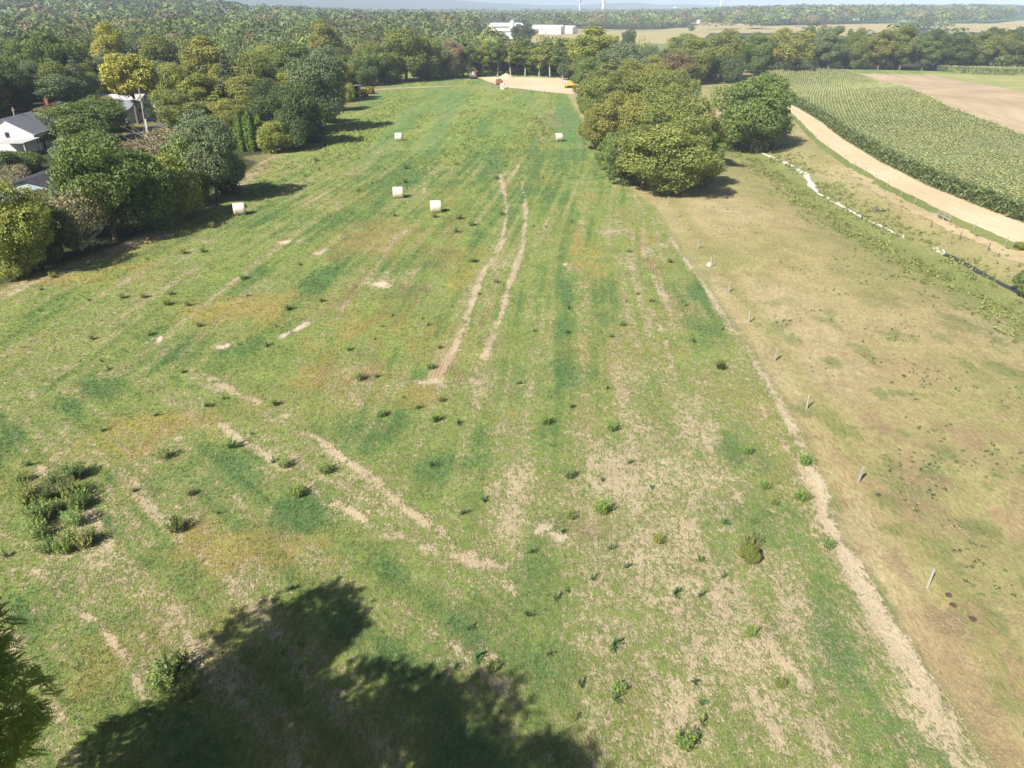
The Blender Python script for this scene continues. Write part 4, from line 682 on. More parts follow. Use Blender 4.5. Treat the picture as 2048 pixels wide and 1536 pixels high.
V, F = quads(C_, nrm(d + .36 * rg.normal(size=d.shape)), fr_[ii] * 1.6 / np.sqrt(nq[ii]) * (.8 + .6 * rg.random(m_)), .7, rg)
tag(link('far_woods', npmesh('far_woods', V, F, M['grass'], fattr=.3 + .2 * rg.random(m_) + .2 * np.repeat(rg.random(n), nq), pcol=dict(col=np.repeat(tc[ii], 4, 0)))), 'distant woods merging into one mass towards the hills', 'woods', kind='stuff')

# near trees with feather-shaped leaves, lower left, throwing the big shadow
def pinnate(seed, Rw, z0, z1, nl, nf, fl=.42, cen=None):
    rng = np.random.default_rng(seed); nf = int(nf * .8); Vc, Fc, vc = crown(seed, Rw, z0, z1, nl, nf, .1, (.20, .34), .8, gap=.4); C_ = Vc.reshape(-1, 4, 3).mean(1); o = nrm(C_ - np.array([0, 0, (z0 + z1) / 2])); dr = nrm(o + 1.1 * rng.normal(size=o.shape)); dr[:, 2] = dr[:, 2] * .6 + .1; dr = nrm(dr)
    up = nrm(np.array([[0, 0, 1.]]) + .4 * rng.normal(size=o.shape)); sd_ = nrm(np.cross(dr, up)); nl_ = 9; L_ = fl * (.7 + .6 * rng.random(nf)); Vs = []; vv = np.clip(vc * .6 + .4 * rng.random(nf), 0, 1)
    for k in range(nl_):
        t = (k + .7) / nl_; bp = C_ + dr * (L_ * t)[:, None] - up * 0 + np.array([0, 0, -1]) * (L_ * t * t * .28)[:, None]; ll = (L_ * .30 * math.sin(math.pi * (.15 + .75 * t)) ** .5)[:, None]; ww = ll * .24
        for sg in (-1, 1):
            dd = nrm(sd_ * sg + dr * .35 + np.array([0, 0, -.12])); Vs.append(np.stack([bp, bp + dd * ll * .5 + dr * ww, bp + dd * ll, bp + dd * ll * .5 - dr * ww], 1))
    V = np.stack(Vs, 1).reshape(-1, 3); return V, np.arange(len(V)).reshape(-1, 4), np.repeat(vv, nl_ * 2)
for (x, y, hh, Rw, sd_, nf, col, lab, zl) in [(-17.5, 13.3, 15.0, 4.1, 301, 10500, (.30, .38, .08), 'tall tree with feathery leaves at the lower left edge of the photo', 2.5), (-15.0, 5.6, 18.2, 5.7, 302, 13000, (.24, .32, .065), 'feathery leaved tree below the bottom edge, behind the small one', 8), (-9.6, 7.6, 11.8, 2.6, 304, 2600, (.36, .38, .07), 'small feathery leaved tree whose tip shows at the bottom left', 2.5), (-12.6, .4, 20.4, 4.4, 305, 10000, (.24, .32, .065), 'tallest feathery leaved tree, right beside the viewpoint', 9)]:
    z = float(H(x, y)); o = empty('feather_leaved_tree', (x, y, z), 0, lab, 'tree', 'near trees casting the large shadow'); V, F, v = pinnate(sd_, Rw, zl, hh, 30, nf); c = link('crown', npmesh('crown', V, F, M['feather'], fattr=v), o); c.color = (*col, 1)
    tb = MB(); limbs(tb, (0, 0, -.5), (0, 0, hh * .8), .3, 14, Rw * .8, np.random.default_rng(sd_), .2); tb.build('trunk', M['bark'], o)

# ------------------------------------------------------------------ individual weeds in the field
def weedmesh(seed, kind):
    rng = np.random.default_rng(seed); V = []; v = []
    if kind == 'dock':
        n = 44; a = rng.random(n) ** 1.3 * 6.283; el = rng.uniform(.35, 1.5, n)
        for k in range(n):
            L_ = rng.uniform(.12, .42) * (1 + .5 * math.sin(a[k])); d = np.array([math.cos(a[k]) * math.cos(el[k]), math.sin(a[k]) * math.cos(el[k]), math.sin(el[k])]); s = np.array([-math.sin(a[k]), math.cos(a[k]), 0]) * rng.uniform(.03, .05); q = d * L_; e = q * 1.0 + d * L_ * .7 + np.array([0, 0, -.18 * L_])
            V += [q * .15 - s * .3, q * .15 + s * .3, q + s, q - s, q - s, q + s, e + s * .2, e - s * .2]; v += [rng.random()] * 2
    else:
        n = 60
        for k in range(n):
            a = rng.random() * 6.283; b = rng.random() ** .6 * .35; base = np.array([math.cos(a) * b, math.sin(a) * b, 0]); hgt = rng.uniform(.6, 1.1); top = base * 1.9 + np.array([0, 0, hgt])
            for j in range(9):
                t = .15 + .85 * j / 9; p = base + (top - base) * t; c = rng.random() * 6.283; o = np.array([math.cos(c), math.sin(c), .6]) * rng.uniform(.08, .15); s = np.array([-math.sin(c), math.cos(c), 0]) * .028
                V += [p - s, p + s, p + o + s * .5, p + o - s * .5]; v += [rng.random()]
    V = np.array(V); return npmesh(kind, V, np.arange(len(V)).reshape(-1, 4), M['leaf'], fattr=v)
WM = {k: [weedmesh(i_ + 9, k) for i_ in range(3)] for k in ('dock', 'spiky')}
def weed(px, py, s, kind, col, label, group, world=None):
    x, y = world if world else P(px, py)[:2]; me = WM[kind][random.randrange(3)]; o = bpy.data.objects.new('dock_weed' if kind == 'dock' else 'tall_weed', me); COL.objects.link(o)
    o.location = (x, y, float(H(x, y))); o.rotation_euler = (0, 0, random.random() * 6.28); o.scale = (s, s, s * random.uniform(.8, 1.1)); o.color = (*(c_ * random.uniform(.85, 1.15) for c_ in col), 1); return tag(o, label, 'weed', group)
DK, LG = (.13, .205, .07), (.24, .30, .085)
for px, py, s, k, c, lab in [(462, 897, 1.2, 'dock', DK, 'dark leafy weed at the start of the pale wheel track on the left'), (1090, 848, .75, 'spiky', LG, 'light green weed in the middle of the field above the sparse patch'), (1040, 768, .8, 'dock', DK, 'dark weed right of the end of the centre wheel tracks'),
    (1202, 1025, .9, 'spiky', LG, 'spiky light weed above the brown patch'), (1137, 955, .7, 'spiky', LG, 'brownish clump left of the sparse patch'), (1204, 962, .55, 'dock', DK, 'small dark weed above the spiky light weed'), (838, 818, .7, 'dock', DK, 'small weed in the orange grass right of the stubble'), (912, 465, 1.2, 'dock', DK, 'dark weed group below the middle hay bales'),
    (355, 1062, .9, 'spiky', (.08, .12, .03), 'bushy weed right of the big weed patch'), (60, 1000, 1.1, 'spiky', LG, 'tall weed at the left of the big weed patch'), (105, 1000, 1.1, 'spiky', (.09, .13, .03), 'tall weed in the middle of the big weed patch'), (85, 1040, 1.1, 'spiky', LG, 'tall weed at the front of the big weed patch'), (150, 1050, 1.0, 'spiky', LG, 'weed on the right of the big weed patch'), (130, 1105, .9, 'spiky', LG, 'weed just below the big weed patch'), (40, 965, .8, 'spiky', LG, 'weed at the back of the big weed patch'), (180, 1085, .8, 'spiky', (.09, .13, .03), 'outlying weed at the right of the big weed patch'),
    (330, 1370, 1.25, 'spiky', LG, 'tall upright weed left of the big tree shadow'), (350, 1350, 1.1, 'spiky', (.09, .14, .03), 'dark side of the weed clump left of the big tree shadow'), (375, 1385, .9, 'spiky', LG, 'weed touching the left edge of the big tree shadow'), (1102, 1308, .55, 'dock', LG, 'low weed right of the shadow of the big tree'), (1228, 1292, .8, 'dock', DK, 'dark weed in the sparse grass right of the big shadow'), (1230, 1400, .6, 'dock', DK, 'small weed below the dark weed right of the shadow'),
    (1405, 1450, .7, 'dock', LG, 'light tufted weed near the bottom edge'), (1370, 1492, .8, 'spiky', LG, 'grassy tuft at the bottom edge right of the shadow'), (580, 1180, .8, 'dock', DK, 'dark weed above the tip of the big shadow'), (1440, 738, .8, 'spiky', (.10, .13, .03), 'weed by the right edge of the hay field'), (1600, 1000, .8, 'spiky', LG, 'yellowish weed beside the straw line'), (1655, 1095, .6, 'spiky', LG, 'small yellowish weed lower on the straw line'), (1610, 930, .9, 'spiky', LG, 'upright weed where the straw line bends'), (600, 1290, .7, 'dock', LG, 'weed at the upper edge of the big shadow'), (565, 1310, .6, 'dock', LG, 'weed just inside the big shadow')]:
    weed(px, py, s, k, c, lab, 'large weeds in the near field')
LM = [(480, 430, 'the bale by the hedge row'), (796, 397, 'the middle pair of bales'), (797, 282, 'the far left bale'), (1117, 283, 'the far right bale'), (588, 662, 'the bare white patch'), (690, 740, 'the stubble rows'), (980, 640, 'the twin wheel tracks'), (640, 990, 'the long diagonal tracks'), (1190, 1065, 'the brown patch'), (1498, 1120, 'the round olive bush'), (780, 1220, 'the big shadow'), (80, 1000, 'the big weed patch'), (1320, 660, 'the short right hand track'), (330, 1370, 'the tall upright weeds'), (1610, 930, 'the bend of the straw line'), (420, 620, 'the orange grass'), (1300, 900, 'the sparse patch'), (1230, 465, 'the pale cross streak'), (130, 600, 'the hedge row corner')]
def where(px, py):
    q = min(LM, key=lambda a: (a[0] - px) ** 2 + 3 * (a[1] - py) ** 2); dx, dy = px - q[0], py - q[1]; return ('right of ' if dx > 0 else 'left of ') + q[2] if abs(dx) > 1.6 * abs(dy) else ('below ' if dy > 0 else 'above ') + q[2]
for k in range(16): weed(R.uniform(30, 190), R.uniform(950, 1110), R.uniform(.8, 1.15), 'spiky', [LG, (.13, .19, .05)][k % 2], 'leafy upright weed crowded in among others of the big weed patch', 'weeds of the big weed patch')
cnt = 0; rq = np.random.default_rng(5)
while cnt < 150:
    px, py = rq.uniform(0, 1560), 300 + 1150 * rq.random() ** 1.5; x, y = P(px, py)[:2]; mm = maps(np.array([x]), np.array([y]))
    if not mm[5][0] or mm[6][0] > .3 or mm[7][0] > .3 or fbm(np.array([x / 9]), np.array([y / 12]), 2, 3)[0] < .42: continue
    dk_ = rq.random() < .55; sz = rq.uniform(.35, .8); lab = ('tiny ' if sz < .55 else 'small ' if sz < .7 else 'middling ') + ('dark leafy weed ' if dk_ else 'light tufted weed ') + where(px, py); weed(0, 0, sz * (1.25 if y > 70 else 1), 'dock' if dk_ else 'spiky', DK if dk_ else LG, lab, 'small dark weeds' if dk_ else 'small light weeds', (x, y)); cnt += 1
# dung pats in the pasture
for px, py, lab in [(1757, 990, 'dark dung pat beside the fence post near the straw line'), (1897, 1190, 'round brown dung pat right of the lowest leaning post'), (1905, 1210, 'smaller dung pat just below the round one'), (1946, 1238, 'dung pat furthest right in the lower pasture'), (1808, 752, 'small dung pat in the middle of the pasture')]:
    x, y, z = P(px, py); o = MB(); n = 12; vv = [(0, 0, .07)]
    for k in range(n): rr_ = .19 * random.uniform(.75, 1.2); vv += [(rr_ * .7 * math.cos(k * 6.283 / n), rr_ * .7 * math.sin(k * 6.283 / n), .055), (rr_ * math.cos(k * 6.283 / n), rr_ * math.sin(k * 6.283 / n), -.01)]
    f = []
    for k in range(n): a, b = 1 + 2 * k, 1 + 2 * ((k + 1) % n); f += [(0, a, b), (a, a + 1, b + 1, b)]
    o.add(vv, f); q = o.build('dung_pat', M['manure']); q.location = (x, y, z); tag(q, lab, 'dung', 'dung pats in the pasture')

# ------------------------------------------------------------------ hay bales
def balemat(name, wrap):
    m, t, p = newmat(name); N = t.nodes; L = t.links; tc = N.new('ShaderNodeTexCoord'); 
    wv = N.new('ShaderNodeTexWave'); wv.bands_direction = 'X'; wv.wave_type = 'BANDS' if wrap else 'RINGS'
    if not wrap: wv.rings_direction = 'X'
    wv.inputs['Scale'].default_value = 5 if wrap else 4; wv.inputs['Distortion'].default_value = 3; wv.inputs['Detail'].default_value = 3; L.new(tc.outputs['Object'], wv.inputs[0])
    mx = N.new('ShaderNodeMix'); mx.data_type = 'RGBA'; L.new(wv.outputs[0], mx.inputs[0]); a, b = ((.62, .54, .44, 1), (.74, .68, .58, 1)) if wrap else ((.22, .16, .09, 1), (.42, .33, .2, 1)); mx.inputs[6].default_value = a; mx.inputs[7].default_value = b
    L.new(mx.outputs[2], p.inputs['Base Color']); bp = N.new('ShaderNodeBump'); bp.inputs['Strength'].default_value = .4; bp.inputs['Distance'].default_value = .03; L.new(wv.outputs[0], bp.inputs['Height']); L.new(bp.outputs[0], p.inputs['Normal']); return m
BW, BE = balemat('net_wrap', True), balemat('hay_end', False)
for px, py, rz, lab in [(478, 431, .30, 'round hay bale nearest the left hedge row, its end face showing'), (796, 397, .12, 'round hay bale just behind the frontmost bale of the middle pair'), (871, 426, .16, 'frontmost round hay bale of the middle pair'), (797, 282, .05, 'far round hay bale on the left, smallest with the sunlit side square on'), (1117, 283, .28, 'far round hay bale on the right near the grove')]:
    x, y, z = P(px, py); rr_, ww = .82, 1.5; y += rr_ * .6; t = empty('hay_bale', (x, y, z), rz, lab, 'hay bale', 'round hay bales in the field'); n = 40; V = []; prof = [(-ww / 2, .93), (-ww / 2 + .05, .99), (-ww / 4, 1.005), (0, .995), (ww / 4, 1.005), (ww / 2 - .05, .99), (ww / 2, .93)]
    for a, b in prof:
        for k in range(n):
            th = k * 2 * math.pi / n; r2 = rr_ * b * (1 + .008 * math.sin(5 * th + a)); V.append((a, r2 * math.cos(th), max(rr_ * .95 + r2 * math.sin(th), .03)))
    fb = MB().add(V, [(i_ * n + k, i_ * n + (k + 1) % n, (i_ + 1) * n + (k + 1) % n, (i_ + 1) * n + k) for i_ in range(len(prof) - 1) for k in range(n)]); fb.build('net_wrap', BW, t, smooth=True)
    for s in (-1, 1):
        e = MB(); ring = V[:n] if s < 0 else V[-n:]; e.add([(s * (ww / 2 + .02), 0, rr_ * .95)] + [(s * (ww / 2 + .004), b, c) for a, b, c in ring], [((0, 1 + k, 1 + (k + 1) % n) if s > 0 else (0, 1 + (k + 1) % n, 1 + k)) for k in range(n)]); e.build('end_face', BE, t)

# ------------------------------------------------------------------ fence posts
def post(px, py, h_, w_, lab, group, lean=(0, 0), rz=.3, mat='post', ground=True):
    x, y, z = P(px, py); b = MB(); b.box((0, 0, h_ / 2 - .1), (w_, w_ * .85, h_ + .2)); b.v = [(a + (.012 * math.sin(9 * c)), d_, c + (.03 if a > 0 and c > 1 * .9 else 0)) for a, d_, c in b.v]
    o = b.build('fence_post', M[mat], bev=.012); o.location = (x, y, z); o.rotation_euler = (lean[0], lean[1], rz); return tag(o, lab, 'fence post', group)
PP = [(1321, 388), (1336, 409), (1354, 435), (1374, 462), (1395, 498), (1422, 534), (1457, 585), (1498, 645), (1549, 722), (1613, 818), (1716, 965), (1854, 1175), (2050, 1478)]
PLB = ['grey fence post at the edge of the oak shadow, furthest of the field fence', 'grey fence post second from the oak', 'grey fence post third from the oak', 'grey fence post fourth from the oak', 'grey fence post fifth from the oak, before the one with the rock', 'grey fence post beside a pale rock', 'grey fence post just nearer than the one with the rock', 'grey fence post where the pasture weeds begin', 'grey fence post above the green right edge of the field', 'dark grey fence post with its shadow to the right', 'grey fence post beside a dark dung pat', 'nearest whole fence post, flat and pale grey, leaning right', 'fence post cut by the lower right frame corner']
for (px, py), lab in zip(PP, PLB): post(px, py, 1.12, .13, lab, 'fence posts between hay field and pasture', (random.uniform(-.04, .04), random.uniform(-.02, .07)), random.uniform(0, 1))
x, y, z = P(1419, 531); rk = MB().box((0, 0, .14), (.6, .5, .4), .4, .6); o = rk.build('rock', M['stone'], bev=.06); o.location = (x, y, z); tag(o, 'pale rock at the foot of a fence post', 'rock')
for i_, (px, py) in enumerate([(1655, 298), (1688, 322), (1709, 336), (1730, 345), (1751, 360), (1774, 374), (1802, 392), (1829, 409), (1948, 461), (2011, 491), (1573, 225), (1610, 262), (1632, 280)]):
    lab = 'short pale post in the verge, %s' % ['above the first bend of the strip', 'second down the verge bend', 'at the start of the worn track', 'above the puddle', 'right above the brown scrub', 'halfway to the rail gate', 'two posts before the rail gate', 'next before the rail gate', 'first after the rail gate', 'by the small light tree at the frame edge', 'at the far end of the tan strip', 'right of the lone tree shadow', 'just past the lone tree shadow'][i_]
    post(px, py, 1.0, .10, lab, 'posts along the tan strip')
for i_, (px, py, l) in enumerate([(1722, 440, 'dark slim post at the gravel stream bed'), (1765, 461, 'dark slim post lower on the gravel stream bed'), (1861, 455, 'dark slim post in the scrub by the worn track'), (1919, 480, 'dark slim post between worn track and stream'), (1976, 502, 'dark slim post near the right frame edge by the worn track')]): post(px, py, 1.0, .09, l, 'posts along the stream', mat='bark')
x, y, z = P(1875, 436); x2, y2, z2 = P(1897, 447); g_ = empty('rail_gate', (x, y, z), math.atan2(y2 - y, x2 - x), 'short two rail wooden gate section in the verge of the tan strip', 'gate'); gl = math.hypot(x2 - x, y2 - y)
for k in range(3): MB().box((gl * k / 2, 0, .55), (.12, .12, 1.3)).build('post', M['post'], g_)
for zz_ in (.55, 1.0): MB().box((gl / 2, -.08, zz_), (gl + .2, .04, .13)).build('rail', M['post'], g_)
x, y, z = P(1748, 424); sc_ = empty('stump', (x, y, z), 0, 'broken dark stump beside the small puddle', 'stump'); b = MB().tube((0, 0, -.2), (.1, 0, .8), .35, .2).tube((0, 0, .3), (.6, .2, .9), .12, .05).tube((0, 0, .3), (-.5, .1, .7), .12, .04); b.build('wood', M['bark'], sc_)

# ------------------------------------------------------------------ buildings
def window(parent, c, nx, w_, h_, shut=False):           # nx: outward normal as (x,y), local coordinates
    a = math.atan2(nx[1], nx[0]) - math.pi / 2; f = MB().box((c[0] + nx[0] * .03, c[1] + nx[1] * .03, c[2]), (w_ + .16, .06, h_ + .16), a).build('window', M['white'], parent); MB().box((c[0] + nx[0] * .07, c[1] + nx[1] * .07, c[2]), (w_, .03, h_), a).build('pane', M['glass'], f)
    if shut:
        tx, ty = -nx[1], nx[0]
        for s in (-1, 1): MB().box((c[0] + nx[0] * .03 + s * tx * (w_ / 2 + .3), c[1] + nx[1] * .03 + s * ty * (w_ / 2 + .3), c[2]), (.35, .05, h_ + .1), a).build('shutter', M['black'], parent)
def house(name, loc, rz, L_, Wd, wh, rh, wm, rm, label, cat='house', wins=3, over=.35, chim=False, shut=False, doors=True):
    t = empty(name, loc, rz, label, cat, 'houses left of the hay field' if cat == 'house' else None)
    MB().add([(-L_ / 2, -Wd / 2, -.6), (L_ / 2, -Wd / 2, -.6), (L_ / 2, Wd / 2, -.6), (-L_ / 2, Wd / 2, -.6), (-L_ / 2, -Wd / 2, wh), (L_ / 2, -Wd / 2, wh), (L_ / 2, Wd / 2, wh), (-L_ / 2, Wd / 2, wh), (-L_ / 2, 0, wh + rh), (L_ / 2, 0, wh + rh)],
             [(0, 1, 5, 4), (2, 3, 7, 6), (1, 2, 6, 9, 5), (3, 0, 4, 8, 7)]).build('wall', M[wm], t)
    sl_ = rh / (Wd / 2); e = Wd / 2 + over; z0 = wh - sl_ * over + .03; z1 = wh + rh + .03; th = .14; l2 = L_ / 2 + over
    rf = MB().add([(s * l2, b, c) for s in (-1, 1) for b, c in ((-e, z0), (0, z1), (e, z0), (e, z0 + th), (0, z1 + th), (-e, z0 + th))], [(0, 1, 4, 5), (1, 2, 3, 4), (6, 11, 10, 7), (7, 10, 9, 8), (0, 6, 7, 1), (1, 7, 8, 2), (5, 4, 10, 11), (4, 3, 9, 10), (0, 5, 11, 6), (2, 8, 9, 3)]).build('roof', M[rm], t)
    if chim: MB().box((L_ * .15, 0, z1 + .5), (.6, .6, 1.6)).build('chimney', M['brick'], rf)
    for s in (-1, 1):
        MB().box((0, s * (e + .06), z0 + .05), (2 * l2, .1, .12)).build('gutter', M['white'], t)
        for k in range(wins): window(t, (-L_ / 2 + L_ * (k + .6) / wins, s * Wd / 2, wh * .58), (0, s), .9, 1.1, shut)
        window(t, (s * L_ / 2, 0, wh * .95), (s, 0), .8, 1.0)
    if doors: d_ = MB().box((L_ * .04 - L_ / 2 + L_ / max(wins, 1), -Wd / 2 - .04, 1.0), (.95, .06, 2.05)).build('door', M['door'], t); MB().box((L_ * .04 - L_ / 2 + L_ / max(wins, 1) + .35, -Wd / 2 - .09, 1.0), (.06, .05, .06)).build('handle', M['steel'], d_)
    return t
ra, rb = PZ(5, 238, 6.0), PZ(60, 224, 6.0); c_ = (ra + rb) / 2; rz = math.atan2(rb.y - ra.y, rb.x - ra.x); L_ = (rb - ra).length
hz = house('gabled_house', (c_.x, c_.y, float(H(c_.x, c_.y)) - .1), rz, L_, 9.5, 3.3, 2.7, 'wall', 'roofg', 'white sided house with grey gable roof at the left frame edge', wins=4, shut=True)
ct = MB().box((0, 0, 2.55), (6.5, 7, .14)).build('carport_roof', M['roofl'], hz); ct.location = (-L_ / 2 - 3.4, -2.5, 0)
for a, b in ((-L_ / 2 - 6.3, -5.8), (-L_ / 2 - .6, -5.8), (-L_ / 2 - 6.3, .6)): MB().tube((a, b, -.3), (a, b, 2.5), .09).build('carport_post', M['white'], hz)
hx = PZ(90, 214, 6.2); house('brown_roofed_house', (hx.x, hx.y, 0), rz + .1, 11, 9, 3.5, 2.9, 'blue', 'roofb', 'house with brown shingle roof behind the white gabled house', chim=True)
hx = PZ(108, 345, 3.4); house('dark_roofed_shed', (hx.x, hx.y, 0), rz - .1, 14, 10, 2.4, 1.2, 'blue', 'roofd', 'low shed with a dark roof behind the hedge row', cat='shed', wins=2)
hx = PZ(216, 130, 5); house('small_white_house', (hx.x, hx.y, 0), .15, 10, 11, 3.2, 2.2, 'white', 'roofl', 'small white gabled house among the upper left trees', wins=2)
hx = PZ(252, 125, 5); house('small_white_house', (hx.x, hx.y, 0), .9, 9, 8, 3.4, 2.4, 'white', 'roofl', 'white house half hidden by the bright yellow green tree', wins=2)
hx = PZ(303, 112, 5.4); house('small_grey_house', (hx.x, hx.y, 0), -.4, 11, 9, 3.2, 2.2, 'white', 'roofl', 'house with pale grey roof, furthest of the upper left houses', wins=2)
hx = PZ(222, 190, 4.0); house('long_white_house', (hx.x, hx.y, 0), .12, 17, 7, 3.2, .9, 'white', 'roofl', 'long low white house behind the broad olive tree', wins=5)
hx = PZ(250, 206, 4.2); house('dark_grey_house', (hx.x, hx.y, 0), -.5, 10, 8, 2.8, 2.0, 'blue', 'roofg', 'grey roofed house left of the street light', wins=2)
hx = PZ(344, 190, 4.6); house('little_grey_house', (hx.x, hx.y, 0), 1.0, 8, 6, 3.0, 2.0, 'white', 'roofg', 'little grey roofed house with white gable right of the yellow green tree', wins=2)
hx = PZ(445, 224, 2.5); house('garden_shed', (hx.x, hx.y, 0), .7, 5, 4, 2.2, 1.2, 'white', 'roofl', 'small pale garden shed left of the spruce', cat='shed', wins=1)
def hall(px, py, L_, Wd, hh, rh, rz, label, wm='white', rm='steelroof', name='factory_hall', n=6, grp='buildings of the white factory'):
    x, y, z = P(px, py); t = house(name, (x, y, z), rz, L_, Wd, hh, rh, wm, rm, label, cat='building', wins=n, over=.5); t['group'] = grp; return t
hall(996, 77, 52, 34, 6.5, 2, .12, 'front white factory hall with low gable roof')
hall(968, 82, 26, 18, 4.5, 1.5, .12, 'small white hall at the left front of the factory'); hall(1012, 70, 34, 26, 8.5, 3, .3, 'tallest white factory hall')
hall(1056, 68, 70, 24, 5.5, 1.6, .02, 'long white factory hall stretching right'); hall(1096, 68, 34, 20, 7, 2, -.3, 'white factory hall behind the right trees', n=4); hall(1132, 67, 22, 14, 6, 2, -.5, 'small white factory building furthest right', n=3)
x, y, z = P(1024, 72); t = empty('silo', (x, y - 16, z), 0, 'white round topped silo at the factory', 'silo'); MB().tube((0, 0, -.5), (0, 0, 13), 2.4, 2.4, 20).build('tank', M['white'], t); MB().tube((0, 0, 13), (0, 0, 14.8), 2.4, .6, 20).build('dome', M['white'], t)
for px, py, L_, Wd, hh, rh, rz, rm, lab in [(695, 27, 60, 30, 14, 6, .4, 'steelroof', 'white farm building on the distant wooded ridge'), (685, 27, 24, 20, 12, 5, -.2, 'steelroof', 'smaller white building left of the ridge farm building'), (552, 18, 30, 18, 12, 6, .7, 'steelroof', 'white house by the distant green field'), (566, 18, 40, 16, 7, 3, .1, 'steelroof', 'low white building by the distant green field'), (975, 41, 50, 24, 12, 4, .1, 'steelroof', 'flat pale roof in the woods above the factory'), (722, 82, 16, 9, 5, 2, .1, 'roofl', 'pale roof in the trees behind the belt'), (1345, 44, 16, 9, 7, 3, .3, 'steelroof', 'small white farmhouse above the tan far field'), (1398, 46, 13, 9, 7, 3, 1.0, 'steelroof', 'little white building right of the far tree clump'),
    (1712, 40, 14, 9, 7, 3, .3, 'steelroof', 'white farmhouse left of its pair on the right horizon'), (1733, 38.5, 18, 9, 9, 4, -.4, 'steelroof', 'white farmhouse right of its pair on the right horizon'), (1568, 33, 10, 8, 9, 4, 1.2, 'steelroof', 'tiny white house in the right hand far woods'), (1788, 40.5, 5, 5, 4, 1, .1, 'steelroof', 'white hut in the dark green far field'), (1822, 38.5, 6, 5, 7, 2, .5, 'steelroof', 'narrow white barn at the dark green far field'), (858, 21, 18, 12, 14, 5, .2, 'steelroof', 'white speck of a house under the blue ridge'), (1575, 21, 26, 16, 16, 1, .1, 'steelroof', 'flat white block on the right skyline'), (1350, 19, 40, 20, 24, 1, 0, 'steelroof', 'white block showing over the skyline woods')]:
    q_ = .6 if hh < 12 else .7
    hall(px, py, L_ * q_, Wd * q_, hh * q_, rh * q_, rz, lab, rm=rm, name='farm_building', n=2, grp='distant white buildings')
for px, sc_, lab, leg in [(1159, 1.0, 'white water tower on a column, left of the pair on the skyline', 2.4), (1206, .95, 'white water tower with wide body, right of the pair on the skyline', 4.2)]:
    x, y = ray(px, 22); x, y = x * 2600 / y, 2600.; z = float(H(x, y)); t = empty('water_tower', (x, y, z), 0, lab, 'water tower', 'water towers on the skyline'); hh = 28 + 14 * sc_; MB().tube((0, 0, -1), (0, 0, hh), leg, leg * .9, 16).build('column', M['white'], t); MB().tube((0, 0, hh), (0, 0, hh + 5), leg, 6.0, 18).tube((0, 0, hh + 5), (0, 0, hh + 10), 6.0, 6.0, 18).tube((0, 0, hh + 10), (0, 0, hh + 13), 6.0, 1.5, 18).build('tank', M['white'], t)
x, y = ray(1440, 22); x, y = x * 3200 / y, 3200.; t = empty('chimney_stack', (x, y, float(H(x, y))), 0, 'pale chimney stack on the skyline', 'chimney'); MB().tube((0, 0, -1), (0, 0, 46), 3.2, 2.4, 14).build('shaft', M['white'], t)
for i_, px in enumerate((1048, 1056, 1449)):
    x, y = ray(px, 22); x, y = x * 3000 / y, 3000.; t = empty('radio_mast', (x, y, float(H(x, y))), 0, ['thin mast on the skyline, left of two', 'thin mast on the skyline, right of two', 'thin mast beside the chimney stack'][i_], 'mast', 'skyline masts'); b = MB().tube((0, 0, -1), (0, 0, 44), 1.1, .5, 6).tube((-3, 0, 34), (3, 0, 34), .4).build('mast_pole', M['steel'], t)

# ------------------------------------------------------------------ poles and vehicles
x, y, z = P(293, 264); t = empty('street_light', (x, y, z), 0, 'wooden utility pole with a street light arm, leaning left', 'street light'); tp = Vector(((278 - 1024) / FPX * (y * math.cos(PITCH) + (CH - 9.2) * math.sin(PITCH)) - x, 0, 9.2)); MB().tube((0, 0, -.5), tp, .19, .13, 10).build('pole', M['pole'], t)
q = tp * .72; MB().tube(q, q + Vector((-2.0, 0, .35)), .05).build('arm', M['steel'], t); MB().box(q + Vector((-2.4, 0, .33)), (.9, .28, .16)).build('lamp_head', M['white'], t)
MB().tube((0, 0, 0) if False else tp * .55 + Vector((.25, 0, 0)), tp * .68 + Vector((.25, 0, 0)), .22, .22, 12).build('transformer', M['steel'], t); MB().tube(Vector((.3, -.1, 0)), tp * .3 + Vector((.35, -.1, 0)), .16, .16, 8).build('conduit', M['white'], t)
x, y, z = P(43, 292); t = empty('utility_pole', (x, y, z), 0, 'dark utility pole in front of the white gabled house', 'utility pole'); tq = Vector(((25 - 1024) / FPX * (y * math.cos(PITCH) + (CH - 7.4) * math.sin(PITCH)), 0, 0)); MB().tube((0, 0, -.5), (tq.x - x, 0, 7.4), .17, .13, 8).build('pole', M['pole'], t); MB().box((tq.x - x, 0, 6.9), (.7, .1, .1)).build('crossarm', M['pole'], t)
